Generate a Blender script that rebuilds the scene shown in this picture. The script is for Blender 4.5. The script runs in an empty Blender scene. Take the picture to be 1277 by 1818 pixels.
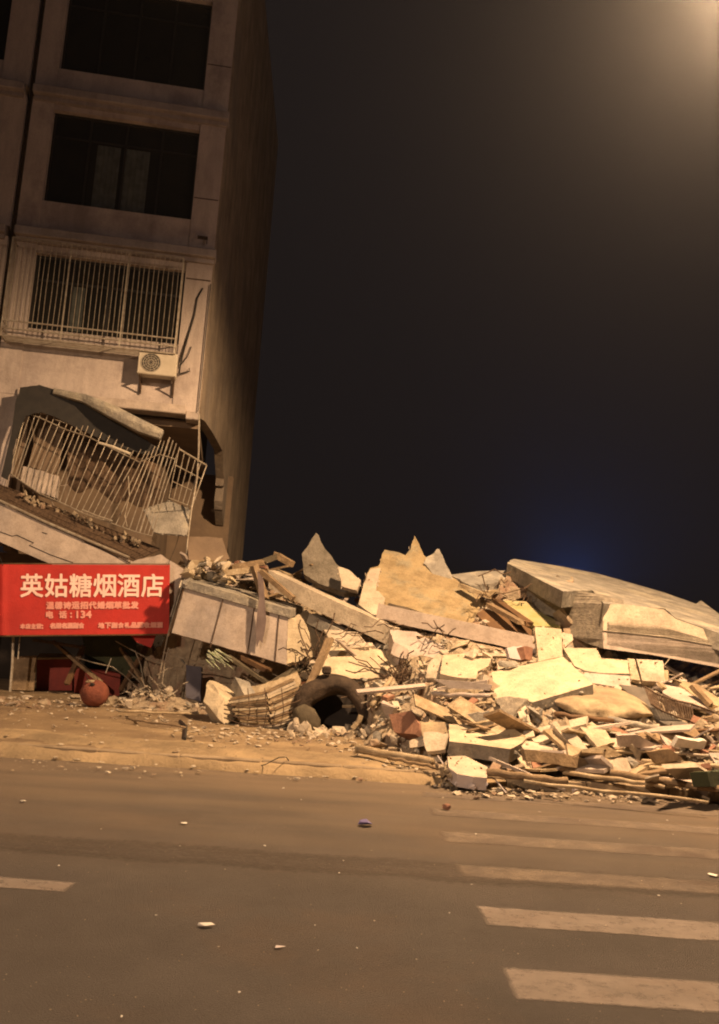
import bpy, bmesh, math, random
from math import radians, sin, cos, pi
from mathutils import Vector, Matrix, Euler, noise
from mathutils.geometry import tessellate_polygon
random.seed(7)
S = bpy.context.scene
COL = S.collection
# ------------------------------------------------------------------ camera
FPX, EYE = 1575.0, 1.6
PIT, ROL = radians(8.55), radians(3.83)
_f = Vector((0, cos(PIT), sin(PIT))); _u = Vector((0, -sin(PIT), cos(PIT))); _r = Vector((1, 0, 0))
CR = cos(ROL)*_r + sin(ROL)*_u
CU = -sin(ROL)*_r + cos(ROL)*_u
cam = bpy.data.cameras.new('camera'); camo = bpy.data.objects.new('camera', cam); COL.objects.link(camo)
cam.sensor_fit = 'VERTICAL'; cam.sensor_height = 24; cam.lens = 24*FPX/1818
cam.clip_start = .05; cam.clip_end = 400
M3 = Matrix((CR, CU, -_f)).transposed()
camo.matrix_world = Matrix.Translation((0, 0, EYE)) @ M3.to_4x4()
S.camera = camo
# ------------------------------------------------------------------ world, exposure
w = bpy.data.worlds.new('World'); S.world = w; w.use_nodes = True
bgn = w.node_tree.nodes['Background']; bgn.inputs[0].default_value = (.56, .43, .43, 1); bgn.inputs[1].default_value = .017
S.cycles.pixel_filter_type = 'BLACKMAN_HARRIS'; S.cycles.filter_width = 2.0   # a soft phone lens
vs = S.view_settings; vs.view_transform = 'Standard'; vs.look = 'None'; vs.exposure = 0; vs.gamma = 1
LAMP = Vector((4.95, 10.7, 11.1))
LAMPC = (1.0, .64, .34)
def lamp(name, kind, loc, power, col, size, **k):
    l = bpy.data.lights.new(name, kind); l.energy = power; l.color = col; l.shadow_soft_size = size
    for a, b in k.items(): setattr(l, a, b)
    o = bpy.data.objects.new(name, l); o.location = loc; COL.objects.link(o); return o
lamp('lamp_beam', 'SPOT', LAMP - Vector((0, 0, .10)), 17500, LAMPC, .30, spot_size=pi, spot_blend=.33)
lamp('lamp_spill', 'POINT', LAMP - Vector((0, 0, .14)), 430, (1, .70, .62), .12)
lamp('rear_fill_beam', 'SPOT', (-11, -9, 11.5), 15000, (1, .70, .48), .15, spot_size=pi, spot_blend=.4)  # unseen light added behind the camera to fill the pile's dark gaps
bk_ = lamp('beacon_light', 'SPOT', (7.3, 31, 3.3), 7000, (.08, .24, .9), .2, spot_size=radians(62), spot_blend=1)
bk_.rotation_euler = Vector((-.05, -.93, .20)).to_track_quat('-Z', 'Y').to_euler()

def tag(o, label, cat=None, group=None, kind=None):
    if label: o['label'] = label
    if cat: o['category'] = cat
    if group: o['group'] = group
    if kind: o['kind'] = kind
    return o
# ------------------------------------------------------------------ pixel -> place helpers
def ray(px, py): return _f*FPX + CR*(px-638.5) + CU*(909-py)
def P(px, py, Y):
    d = ray(px, py); return Vector((0, 0, EYE)) + d*(Y/d.y)
def G(px, py, z=0.0):
    d = ray(px, py); return Vector((0, 0, EYE)) + d*((z-EYE)/d.z)
CX = Vector((-3.921, 20.3, 0)); A8 = radians(8)
EU = Vector((-cos(A8), -sin(A8), 0)); EN = Vector((sin(A8), -cos(A8), 0))   # along the facade to the left, outwards
def W(u, z, d=0): return CX + EU*u + EN*d + Vector((0, 0, z))
def FP(px, py, d=0):
    o = Vector((0, 0, EYE)); dr = ray(px, py); c = CX + EN*d
    return o + dr*(((c-o).dot(EN))/dr.dot(EN))
SD = Vector((-.03, 1, 0)).normalized(); SN = Vector((SD.y, -SD.x, 0))
def SW(px, py):
    o = Vector((0, 0, EYE)); dr = ray(px, py)
    q = o + dr*(((CX-o).dot(SN))/dr.dot(SN)); return (q-CX).dot(SD), q.z
# ------------------------------------------------------------------ materials
def M(name, c1, c2=None, scale=3.0, rough=.85, bump=.0, bscale=None, metal=0, c3=None, s3=.6, spec=.3, grime=.0, gs=(3, 3, 3)):
    m = bpy.data.materials.new(name); m.use_nodes = True
    nt = m.node_tree; N = nt.nodes; L = nt.links; b = N['Principled BSDF']
    b.inputs['Roughness'].default_value = rough; b.inputs['Metallic'].default_value = metal
    b.inputs['Specular IOR Level'].default_value = spec
    tc = N.new('ShaderNodeTexCoord')
    geo = N.new('ShaderNodeNewGeometry')
    def nz(sc, det=6, ro=.6):
        n = N.new('ShaderNodeTexNoise'); n.inputs['Scale'].default_value = sc; n.inputs['Detail'].default_value = det
        n.inputs['Roughness'].default_value = ro; L.new(geo.outputs['Position'], n.inputs['Vector']); return n
    c2 = c2 or tuple(x*.7 for x in c1)
    n1 = nz(scale); r = N.new('ShaderNodeValToRGB')
    r.color_ramp.elements[0].position = .36; r.color_ramp.elements[1].position = .66
    r.color_ramp.elements[0].color = (*c2, 1); r.color_ramp.elements[1].color = (*c1, 1)
    L.new(n1.outputs['Fac'], r.inputs['Fac']); out = r.outputs['Color']
    if c3:
        n3 = nz(s3, 8, .68); mr = N.new('ShaderNodeMapRange'); mr.inputs[1].default_value = .50; mr.inputs[2].default_value = .62
        L.new(n3.outputs['Fac'], mr.inputs[0]); mx = N.new('ShaderNodeMix'); mx.data_type = 'RGBA'
        L.new(mr.outputs[0], mx.inputs['Factor']); L.new(out, mx.inputs['A']); mx.inputs['B'].default_value = (*c3, 1)
        out = mx.outputs['Result']
    if grime:
        mp = N.new('ShaderNodeMapping'); mp.inputs['Scale'].default_value = gs; L.new(geo.outputs['Position'], mp.inputs[0])
        ng = N.new('ShaderNodeTexNoise'); ng.inputs['Scale'].default_value = 1; ng.inputs['Detail'].default_value = 12; ng.inputs['Roughness'].default_value = .72; L.new(mp.outputs[0], ng.inputs['Vector'])
        mg = N.new('ShaderNodeMapRange'); mg.inputs[1].default_value = .33; mg.inputs[2].default_value = .56; mg.inputs[3].default_value = 1-grime; mg.inputs[4].default_value = 1; L.new(ng.outputs['Fac'], mg.inputs[0])
        ns = nz(34, 3, .6); mg2 = N.new('ShaderNodeMapRange'); mg2.inputs[1].default_value = .30; mg2.inputs[2].default_value = .48; mg2.inputs[3].default_value = 1-grime*.7; L.new(ns.outputs['Fac'], mg2.inputs[0])
        mm_ = N.new('ShaderNodeMath'); mm_.operation = 'MULTIPLY'; L.new(mg.outputs[0], mm_.inputs[0]); L.new(mg2.outputs[0], mm_.inputs[1])
        vm = N.new('ShaderNodeMix'); vm.data_type = 'RGBA'; L.new(mm_.outputs[0], vm.inputs['Factor']); L.new(out, vm.inputs['B']); vm.inputs['A'].default_value = (c2[0]*.35, c2[1]*.33, c2[2]*.3, 1); out = vm.outputs['Result']
    L.new(out, b.inputs['Base Color'])
    if bump:
        nb = nz(bscale or scale*6, 8, .7); bp = N.new('ShaderNodeBump'); bp.inputs['Strength'].default_value = bump
        bp.inputs['Distance'].default_value = .05
        L.new(nb.outputs['Fac'], bp.inputs['Height']); L.new(bp.outputs[0], b.inputs['Normal'])
    return m
MT = dict(
 concrete=M('grey concrete', (.38, .35, .30), (.26, .24, .21), 2.2, .9, .8, 14, grime=0.6, c3=(.47, .42, .33), s3=1.1),
 dimwall=M('dimmed grey wall', (.25, .22, .18), (.17, .15, .12), 2.5, .95, .9, 14, grime=.6),  # darker copy of the concrete, the ridge shard's weaker light put into its colour
 rawedge=M('broken concrete edge', (.38, .33, .26), (.23, .20, .165), 9, .95, 1.0, 25, grime=0.6),
 yellow=M('cream plastered slab', (.53, .445, .315), (.43, .36, .26), 1.2, .85, .5, 20, grime=0.42, c3=(.59, .49, .34), s3=2.0),
 cream=M('pale plastered slab', (.56, .48, .37), (.46, .39, .30), 1.6, .85, .5, 18, grime=0.5, c3=(.40, .34, .27), s3=1.2),
 ochre=M('ochre ceiling plaster', (.44, .34, .19), (.33, .25, .145), 1.4, .9, .9, 12, grime=0.6, c3=(.30, .26, .18), s3=1.4),
 pink=M('pinkish wall paint', (.50, .42, .36), (.42, .35, .30), 1.0, .8, .25, 16, grime=0.45, c3=(.36, .31, .28), s3=.8),
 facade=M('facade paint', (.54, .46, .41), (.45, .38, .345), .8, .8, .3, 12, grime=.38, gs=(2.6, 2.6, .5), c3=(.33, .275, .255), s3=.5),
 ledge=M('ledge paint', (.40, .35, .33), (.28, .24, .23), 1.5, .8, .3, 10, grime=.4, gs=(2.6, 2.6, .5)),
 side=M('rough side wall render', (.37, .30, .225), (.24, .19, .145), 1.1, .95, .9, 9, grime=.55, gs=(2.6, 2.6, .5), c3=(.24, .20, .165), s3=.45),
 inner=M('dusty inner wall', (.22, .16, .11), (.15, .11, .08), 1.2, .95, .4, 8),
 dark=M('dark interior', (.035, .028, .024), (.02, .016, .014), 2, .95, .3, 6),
 glass=M('dark window glass', (.012, .012, .011), (.02, .018, .014), 1.0, .12, 0, spec=.4),
 frame=M('dark window frame', (.03, .027, .025), (.02, .018, .016), 4, .5, .1),
 curtain=M('grey curtain', (.10, .11, .10), (.06, .065, .06), 5, .9, .2),
 steel=M('dull galvanised bars', (.42, .38, .31), (.25, .20, .15), 9, .5, .2, 40, metal=.35),
 rust=M('rusty steel', (.13, .085, .055), (.07, .045, .03), 12, .8, .5, 50, metal=.2),
 wood=M('old timber', (.33, .235, .14), (.20, .14, .085), 5, .85, .6, 20, grime=0.5),
 palewood=M('pale timber', (.50, .41, .28), (.30, .22, .13), 5, .85, .5, 20, grime=0.5),
 darkwood=M('dark brown board', (.15, .085, .04), (.09, .05, .028), 4, .7, .3, 12),
 red=M('red banner vinyl', (.46, .030, .022), (.37, .024, .018), 1.6, .6, .25, 7),
 ink=M('pale banner lettering', (.88, .64, .56), (.82, .56, .48), 3, .6),
 ink2=M('faded banner lettering', (.78, .36, .29), (.70, .28, .22), 3, .6),
 cloth=M('dark brown quilt cloth', (.085, .06, .042), (.045, .032, .024), 3, .95, 1.0, 7, grime=.4),
 olive=M('grey olive padding', (.12, .098, .064), (.07, .056, .038), 4, .95, .5, 14),
 tarp=M('dusty tan sheet', (.44, .35, .22), (.24, .18, .12), 1.6, .9, .5, 8, grime=0.5),
 ac=M('dusty off white casing', (.52, .47, .38), (.42, .37, .29), 3, .55, .1),
 grille=M('dark grille plastic', (.06, .055, .05), (.04, .035, .03), 5, .6),
 hose=M('black hose', (.03, .026, .022), (.02, .018, .016), 6, .6),
 asphalt=M('dusty asphalt', (.120, .101, .088), (.092, .077, .067), .9, .85, .9, 90, grime=.2, gs=(1.1, 1.1, 1.1), c3=(.125, .094, .074), s3=.35),
 patch=M('dark asphalt patch', (.066, .054, .047), (.055, .045, .039), 1.2, .85, .55, 70),
 paint2=M('almost worn away road paint', (.235, .185, .14), (.15, .12, .10), 2.5, .85, .5, 60, c3=(.12, .09, .072), s3=.9),
 paint=M('worn road paint', (.25, .205, .175), (.18, .148, .125), 3.5, .8, .4, 60, c3=(.20, .158, .13), s3=1.5),
 pave=M('dusty pavement', (.25, .18, .105), (.15, .105, .065), .8, .92, .6, 12, c3=(.30, .22, .13), s3=.7),
 kerb=M('pale kerb stone', (.30, .23, .15), (.18, .135, .09), 3, .9, .5, 18),
 dust=M('pale plaster dust', (.36, .265, .155), (.20, .148, .09), 1.2, .95, .8, 16),
 rubble=M('crushed rubble', (.46, .375, .265), (.26, .205, .145), 4.5, .95, 1.0, 20, c3=(.30, .20, .14), s3=2.0),
 brick=M('red brown brick', (.32, .17, .11), (.20, .10, .07), 5, .9, .5, 20),
 redpaint=M('faded red plastic', (.30, .045, .03), (.20, .03, .022), 3, .6, .1),
 redball=M('dusty red lantern skin', (.24, .075, .045), (.14, .045, .03), 4, .85, .7, 16),
 purple=M('purple blue wrapper', (.16, .14, .30), (.12, .10, .22), 6, .5, .3),
 white=M('white plastic scrap', (.66, .62, .55), (.50, .46, .40), 6, .6, .3),
 green=M('green grey cloth', (.055, .06, .03), (.03, .035, .02), 3, .9, .4),
 lilac=M('pale lilac tile', (.50, .44, .42), (.40, .35, .35), 3, .5, .2),
)
def dusty(m, col):
    nt = m.node_tree; N = nt.nodes; L = nt.links; b = N['Principled BSDF']; src = b.inputs['Base Color'].links[0].from_socket
    g = N.new('ShaderNodeNewGeometry'); sx = N.new('ShaderNodeSeparateXYZ'); L.new(g.outputs['Position'], sx.inputs[0])
    mr = N.new('ShaderNodeMapRange'); mr.inputs[1].default_value = 6.0; mr.inputs[2].default_value = 10.8; mr.inputs[4].default_value = 1.0; L.new(sx.outputs['Y'], mr.inputs[0])
    mp = N.new('ShaderNodeMapping'); mp.inputs['Scale'].default_value = (.35, 1.6, 1); L.new(g.outputs['Position'], mp.inputs[0])
    n = N.new('ShaderNodeTexNoise'); n.inputs['Scale'].default_value = 1.3; n.inputs['Detail'].default_value = 7; L.new(mp.outputs[0], n.inputs['Vector'])
    m2 = N.new('ShaderNodeMapRange'); m2.inputs[1].default_value = .3; m2.inputs[2].default_value = .65; m2.inputs[3].default_value = .35; L.new(n.outputs['Fac'], m2.inputs[0])
    mu = N.new('ShaderNodeMath'); mu.operation = 'MULTIPLY'; L.new(mr.outputs[0], mu.inputs[0]); L.new(m2.outputs[0], mu.inputs[1])
    mx = N.new('ShaderNodeMix'); mx.data_type = 'RGBA'; L.new(mu.outputs[0], mx.inputs['Factor']); L.new(src, mx.inputs['A']); mx.inputs['B'].default_value = (*col, 1)
    L.new(mx.outputs['Result'], b.inputs['Base Color'])
for k_ in ('asphalt', 'patch'): dusty(MT[k_], (.235, .175, .12))
def worn(m, soft, fade):
    nt = m.node_tree; N = nt.nodes; L = nt.links; b = N['Principled BSDF']; uv = N.new('ShaderNodeUVMap'); sx = N.new('ShaderNodeSeparateXYZ'); L.new(uv.outputs[0], sx.inputs[0])
    g = N.new('ShaderNodeNewGeometry'); n = N.new('ShaderNodeTexNoise'); n.inputs['Scale'].default_value = 9; n.inputs['Detail'].default_value = 10; n.inputs['Roughness'].default_value = .75; L.new(g.outputs['Position'], n.inputs['Vector'])
    mn = N.new('ShaderNodeMath'); mn.operation = 'MINIMUM'; L.new(sx.outputs['X'], mn.inputs[0]); L.new(sx.outputs['Y'], mn.inputs[1])   # metres to the nearest edge
    e = N.new('ShaderNodeMapRange'); e.inputs[1].default_value = 0; e.inputs[2].default_value = soft; e.inputs[3].default_value = -.35; e.inputs[4].default_value = .35; L.new(mn.outputs[0], e.inputs[0])
    a = N.new('ShaderNodeMath'); a.operation = 'ADD'; L.new(e.outputs[0], a.inputs[0]); L.new(n.outputs['Fac'], a.inputs[1])
    r = N.new('ShaderNodeMapRange'); r.inputs[1].default_value = .42; r.inputs[2].default_value = .86; r.inputs[3].default_value = 0; r.inputs[4].default_value = fade; L.new(a.outputs[0], r.inputs[0])
    L.new(r.outputs[0], b.inputs['Alpha'])
worn(MT['paint'], .06, .75); worn(MT['paint2'], .10, .62); worn(MT['patch'], .30, .75)
# ------------------------------------------------------------------ mesh builder
class MB:
    def __init__(s): s.v = []; s.f = []
    def add(s, vs, fs):
        o = len(s.v); s.v += [Vector(v) for v in vs]; s.f += [tuple(i+o for i in f) for f in fs]; return s
    def hexa(s, p):   # 8 points: bottom ring 0-3, top ring 4-7
        return s.add(p, [(3, 2, 1, 0), (4, 5, 6, 7), (0, 1, 5, 4), (1, 2, 6, 5), (2, 3, 7, 6), (3, 0, 4, 7)])
    def box(s, x0, x1, y0, y1, z0, z1):
        return s.hexa([(x0, y0, z0), (x1, y0, z0), (x1, y1, z0), (x0, y1, z0), (x0, y0, z1), (x1, y0, z1), (x1, y1, z1), (x0, y1, z1)])
    def fb(s, u0, u1, z0, z1, d0, d1):
        return s.hexa([W(u1, z0, d1), W(u0, z0, d1), W(u0, z0, d0), W(u1, z0, d0), W(u1, z1, d1), W(u0, z1, d1), W(u0, z1, d0), W(u1, z1, d0)])
    def tube(s, pts, r, n=6, r2=None):
        pts = [Vector(p) for p in pts]; rings = []
        up = Vector((.13, .21, .97))
        for i, p in enumerate(pts):
            t = (pts[min(i+1, len(pts)-1)] - pts[max(i-1, 0)]).normalized()
            a = t.cross(up)
            if a.length < .05: a = t.cross(Vector((1, 0, 0)))
            a.normalize(); b = t.cross(a)
            rr = r if r2 is None else r + (r2-r)*i/(len(pts)-1)
            rings.append([p + (a*cos(2*pi*k/n) + b*sin(2*pi*k/n))*rr for k in range(n)])
        vs = [v for q in rings for v in q]; fs = []
        for i in range(len(pts)-1):
            for k in range(n):
                k2 = (k+1) % n; fs.append((i*n+k, i*n+k2, (i+1)*n+k2, (i+1)*n+k))
        fs.append(tuple(range(n-1, -1, -1))); fs.append(tuple((len(pts)-1)*n+k for k in range(n)))
        return s.add(vs, fs)
    def bar(s, a, b, wd, th):   # rectangular beam
        a = Vector(a); b = Vector(b); t = (b-a).normalized(); x = t.cross(Vector((0, 0, 1))).normalized(); y = x.cross(t)
        return s.hexa([a-x*wd/2-y*th/2, a+x*wd/2-y*th/2, b+x*wd/2-y*th/2, b-x*wd/2-y*th/2,
                       a-x*wd/2+y*th/2, a+x*wd/2+y*th/2, b+x*wd/2+y*th/2, b-x*wd/2+y*th/2])
    def build(s, name, mat, parent=None, smooth=False, bevel=0, base=None):
        if parent is not None:
            p = parent; org = Vector((0, 0, 0))
            while p is not None: org = org + p.location; p = p.parent
        else:
            xs = [v.x for v in s.v]; ys = [v.y for v in s.v]; zs = [v.z for v in s.v]
            org = Vector(((min(xs)+max(xs))/2, (min(ys)+max(ys))/2, min(zs)))
        me = bpy.data.meshes.new(name); me.from_pydata([v-org for v in s.v], [], s.f)
        me.materials.append(MT[mat] if isinstance(mat, str) else mat)
        if smooth: me.polygons.foreach_set('use_smooth', [True]*len(me.polygons))
        me.update()
        bm = bmesh.new(); bm.from_mesh(me); bmesh.ops.recalc_face_normals(bm, faces=bm.faces)
        if bevel: bmesh.ops.bevel(bm, geom=list(bm.edges), offset=bevel, segments=1, affect='EDGES')
        bm.to_mesh(me); bm.free()
        o = bpy.data.objects.new(name, me); COL.objects.link(o)
        if parent is not None: o.parent = parent
        else: o.location = org
        return o
def empty(name, loc, label, cat, group=None):
    o = bpy.data.objects.new(name, None); o.location = Vector(loc); o.empty_display_size = .2; COL.objects.link(o)
    return tag(o, label, cat, group)
# ------------------------------------------------------------------ the mound
def lerp(tab, x):
    if x <= tab[0][0]: return tab[0][1]
    for (a, va), (b, vb) in zip(tab, tab[1:]):
        if x <= b: t = (x-a)/(b-a); return va+(vb-va)*t
    return tab[-1][1]
YF = [(-5, 20.6), (-4, 20.0), (-3, 19.2), (-2.1, 18.3), (-1.2, 17.0), (-.6, 16.0), (.25, 14.0), (1.2, 12.0), (2.0, 11.6), (4.6, 11.5), (12, 11.6), (20, 13)]
RH = [(-4.2, 1.5), (-3.7, 2.9), (-2.3, 3.1), (-.8, 2.65), (.15, 2.3), (1.2, 2.6), (2.1, 3.1), (3.3, 2.9), (5, 2.3), (8, 1.7), (12, 1.3), (20, .6)]
YR = 20.0; PZ = .12
def H0(x, y):
    yf = lerp(YF, x); h = lerp(RH, x)-PZ
    if y <= yf: z = 0
    elif y < YR: z = h*((y-yf)/(YR-yf))**.85
    else: z = h*max(0, 1-(y-YR)/6.0)
    z = max(z, .42*math.exp(-((x+3.75)**2/.55+(y-18.2)**2/.5)), .16*math.exp(-((x+3.0)**2/1.6+(y-17.6)**2/.25)))
    return z+PZ
def md(px, py, lift=0.0):
    o = Vector((0, 0, EYE)); d = ray(px, py); d = d/d.y; y = 10.0
    while y < 26:
        q = o + d*y
        if q.z <= H0(q.x, q.y)+lift: return y
        y += .03
    return 20.0
def MP(px, py, lift=0.0): return P(px, py, md(px, py, lift))

REG = []
def reg(poly, depth):      # remember what a slab covers, so that crumbs lie round it and not in front of it
    xs = [p[0] for p in poly]; ys = [p[1] for p in poly]; REG.append((min(xs), max(xs), min(ys), max(ys), poly, depth))
def project(q):
    v = q-Vector((0, 0, EYE)); z = v.dot(_f); return 638.5+FPX*v.dot(CR)/z, 909-FPX*v.dot(CU)/z
def hides(q):
    x, y = project(q)
    for (a, b2, c, d, poly, dep) in REG:
        if x < a or x > b2 or y < c or y > d: continue
        ins = False; j = len(poly)-1
        for i in range(len(poly)):
            xi, yi = poly[i]; xj, yj = poly[j]
            if (yi > y) != (yj > y) and x < (xj-xi)*(y-yi)/(yj-yi)+xi: ins = not ins
            j = i
        if ins and q.y < dep(x, y)+.06: return True
    return False
# ------------------------------------------------------------------ setting
def sheet(name, poly, z, mat, nx=1):
    o = MB().add([(x, y, z) for x, y in poly], [tuple(range(len(poly)))]).build(name, mat)
    return tag(o, None, kind='structure')
sheet('ground', [(-56, -16), (56, -16), (56, 92), (-56, 92)], -.03, 'pave')
sheet('road', [(-55, -15), (55, -15), (55, 11.2), (-55, 11.2)], 0, 'asphalt')
KY = 11.2
b = MB().box(-55, 55, KY+.16, 91, -.02, PZ); tag(b.build('pavement', 'pave'), None, kind='structure')
kb = MB(); x = -30
while x < 30:
    j = random.uniform(-.012, .012); kb.box(x+.006, x+.994, KY-.002+j, KY+.158, -.02, PZ+.012+random.uniform(-.006, .006)); x += 1
tag(kb.build('kerb', 'kerb', bevel=.012), None, kind='structure')
def wavy(name, x0, x1, y0, y1, z, mat, amp=.03, seed=0):
    n = 60; vs = []; fs = []
    for i in range(n+1):
        x = x0+(x1-x0)*i/n
        a = y0+amp*noise.noise((x*1.7, seed, 0)); b2 = y1+amp*noise.noise((x*1.7, seed+9, 0)); vs += [(x, a, z), (x, (a+b2)/2, z), (x, b2, z)]
    for i in range(n): fs.append((3*i, 3*i+3, 3*i+4, 3*i+1)); fs.append((3*i+1, 3*i+4, 3*i+5, 3*i+2))
    o = MB().add(vs, fs).build(name, mat); me = o.data; uvl = me.uv_layers.new(name='UVMap')
    # u: metres to the short ends, v: metres to the long edges (middle row gives the width)
    for lp in me.loops:
        co = me.vertices[lp.vertex_index].co + o.location; uvl.data[lp.index].uv = (min(co.x-x0, x1-co.x)+.02, (y1-y0)/2 if lp.vertex_index % 3 == 1 else 0)
    return tag(o, None, kind='structure')
wavy('road_patch', -14, 14, 6.42, 7.28, .002, 'patch', .12, 3)
for i, (y0, y1) in enumerate([(2.2, 2.66), (3.32, 3.78), (4.44, 4.92), (5.56, 6.02), (6.66, 7.14), (7.82, 8.36), (9.0, 9.5), (10.1, 10.55)]):
    wavy('road_marking', .9+random.uniform(-.03, .03), 7.2, y0, y1, .004, 'paint' if y0 < 6.5 else 'paint2', .025, i*5)
wavy('road_marking', -7.5, -1.62, 5.66, 5.95, .004, 'paint', .02, 77)

# mound surface as one heightfield, with broken relief
def relief(x, y):
    h = H0(x, y)
    if h <= PZ+.002: return PZ-.03
    k = min(1, (h-PZ)/.4)
    n1 = noise.noise((x*1.3, y*1.3, 3.1)); c = noise.cell_vector((x*3.1, y*3.1, 1.0)).x
    c2 = noise.cell_vector((x*7.3+.5, y*7.3, 5.0)).x
    return h + k*(.16*n1 + .10*(c-.5) + .07*(c2-.5)) - .12
def relief_c(x, y):
    z = relief(x, y); k = 0
    while z > PZ-.02 and k < 60 and hides(Vector((x, y, z))): z -= .05; k += 1
    return z
def build_mound():
  mb = MB(); nx, ny = 330, 170; X0, X1, Y0, Y1 = -5.0, 14.0, 11.3, 26
  for j in range(ny+1):
      for i in range(nx+1):
          x = X0+(X1-X0)*i/nx; y = Y0+(Y1-Y0)*j/ny; mb.v.append(Vector((x, y, relief_c(x, y))))
  for j in range(ny):
      for i in range(nx):
          a = j*(nx+1)+i; mb.f.append((a, a+1, a+nx+2, a+nx+1))
  mound = mb.build('rubble_mound', 'rubble'); tag(mound, 'long mound of crushed rubble and plaster where the flats stood', 'rubble', kind='stuff')

# rock prototypes
def hull(seed, flat=1.0, n=11):
    rnd = random.Random(seed); bm = bmesh.new()
    for _ in range(n):
        v = Vector((rnd.uniform(-1, 1), rnd.uniform(-1, 1), rnd.uniform(-1, 1)))
        m = max(abs(c) for c in v); v = v/m*rnd.uniform(.75, 1); bm.verts.new((v.x*.5, v.y*.5, v.z*.5*flat))
    bmesh.ops.convex_hull(bm, input=list(bm.verts))
    loose = [v for v in bm.verts if not v.link_faces]
    if loose: bmesh.ops.delete(bm, geom=loose, context='VERTS')
    bm.verts.index_update(); r = ([v.co.copy() for v in bm.verts], [tuple(v.index for v in f.verts) for f in bm.faces]); bm.free(); return r
ROCK = [hull(i, .75) for i in range(10)] + [hull(50+i, .35) for i in range(6)]
CUBE = ([Vector((x*.5, y*.5, z*.5)) for z in (-1, 1) for x, y in ((-1, -1), (1, -1), (1, 1), (-1, 1))],
        [(3, 2, 1, 0), (4, 5, 6, 7), (0, 1, 5, 4), (1, 2, 6, 5), (2, 3, 7, 6), (3, 0, 4, 7)])
def scatter(mb, proto, c, s, rot):
    R = rot.to_matrix(); mb.add([R @ Vector((v.x*s[0], v.y*s[1], v.z*s[2])) + c for v in proto[0]], proto[1])
def build_fine():
  top1 = MB(); top2 = MB()
  for ring, n in SURF:
    cen = sum(ring, Vector())/len(ring)
    if cen.y > 18.6 or n.z < .12: continue
    for _ in range(12):
        a = random.choice(ring); t = random.random()**.35; v = cen.lerp(a, t*.97)+n*.006; sz_ = .010+.035*random.random()**3
        scatter(random.choice((top1, top2)), random.choice(ROCK), v, (sz_*1.3, sz_, sz_*.7), Euler((random.random()*3, random.random()*3, 0)))
  tag(top1.build('slab_crumbs', 'dust'), 'tan crumbs lying on the tilted slabs of the pile', 'rubble', kind='stuff')
  tag(top2.build('slab_crumbs', 'cream'), 'pale crumbs lying on the tilted slabs of the pile', 'rubble', kind='stuff')
  fine = MB(); fine2 = MB(); fine3 = MB()
  k = 0
  while k < 17000:
      x = random.uniform(-4.9, 12); y = random.uniform(11.2, 21.5); h = H0(x, y)
      if h < PZ+.03: continue
      if h < PZ+.3 and random.random() < .35: continue
      k += 1
      zc = relief_c(x, y)
      if hides(Vector((x, y, zc+.09))): continue
      s = .022+.14*random.random()**3
      t = (fine, fine, fine2, fine3)[random.randrange(4)]
      pr = random.choice(ROCK) if random.random() < .7 else CUBE
      st = (s*random.uniform(.7, 1.6), s*random.uniform(.6, 1.2), s*random.uniform(.25, 1)) 
      scatter(t, pr, Vector((x, y, zc+s*.15+random.uniform(0, .07))), st, Euler((random.gauss(0, .5), random.gauss(0, .5), random.uniform(0, 6))))
  for _ in range(750):
      px = random.uniform(-40, 780); py = random.uniform(1262, 1372)+px*.03; q = G(px, py, PZ)
      if q.y < 11.25: q = G(px, py, 0)
      s = .012+.06*random.random()**4
      scatter(random.choice((fine, fine2)), random.choice(ROCK), q+Vector((0, 0, .02+s*.2)), (s*1.5, s, s*.7), Euler((0, 0, random.uniform(0, 6))))
  # crumbs in front of the pile and before the shop
  for _ in range(1500):
      px = random.uniform(-30, 1330); py = lerp([(0, 1246), (200, 1252), (350, 1300), (560, 1308), (700, 1345), (800, 1400), (1330, 1428)], px)+random.gauss(0, 9)
      if px > 700 and py > 1418+ (px-700)*.02: continue
      q = G(px, py, PZ)
      if q.y < 11.2: q = G(px, py, .004)
      s = .02+.07*random.random()**3
      scatter(random.choice((fine, fine2)), random.choice(ROCK), q+Vector((0, 0, s*.25)), (s*1.5, s, s*.7), Euler((random.gauss(0, .2), random.gauss(0, .2), random.uniform(0, 6))))
  tag(fine.build('fine_rubble', 'cream'), 'pale broken plaster bits covering the whole pile', 'rubble', kind='stuff')
  tag(fine2.build('fine_rubble', 'rubble'), 'brown crushed concrete bits mixed through the whole pile', 'rubble', kind='stuff')
  tag(fine3.build('fine_rubble', 'concrete'), 'grey concrete crumbs mixed through the whole pile', 'rubble', kind='stuff')
# dust berm along the kerb
mb = MB(); nx, ny = 260, 34
for j in range(ny+1):
    for i in range(nx+1):
        x = -7.5+9.5*i/nx; t = j/ny; yc = 11.25 if x < 0 else 11.25; y = yc-.22-.12*noise.noise((x*.9, 7, 0))+2.6*t*(.75+.25*noise.noise((x, 4, 0)))
        e = min(1, 4*min(i, nx-i)/nx)
        z = PZ-.02+(.065*sin(pi*t)**.8*e*(.7+.9*noise.noise((x*1.1, y*1.6, 0)))+.02*noise.noise((x*6, y*6, 2)))
        z = z if y > 11.2 else max(.005, z*max(0, (y-10.9)/.3))
        if j == 0: z = -.01
        mb.v.append(Vector((x, y, z)))
for j in range(ny):
    for i in range(nx):
        a = j*(nx+1)+i; mb.f.append((a, a+1, a+nx+2, a+nx+1))
tag(mb.build('dust_berm', 'dust', smooth=True), 'low drift of pale plaster dust along the kerb', 'dust', kind='stuff')

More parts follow.
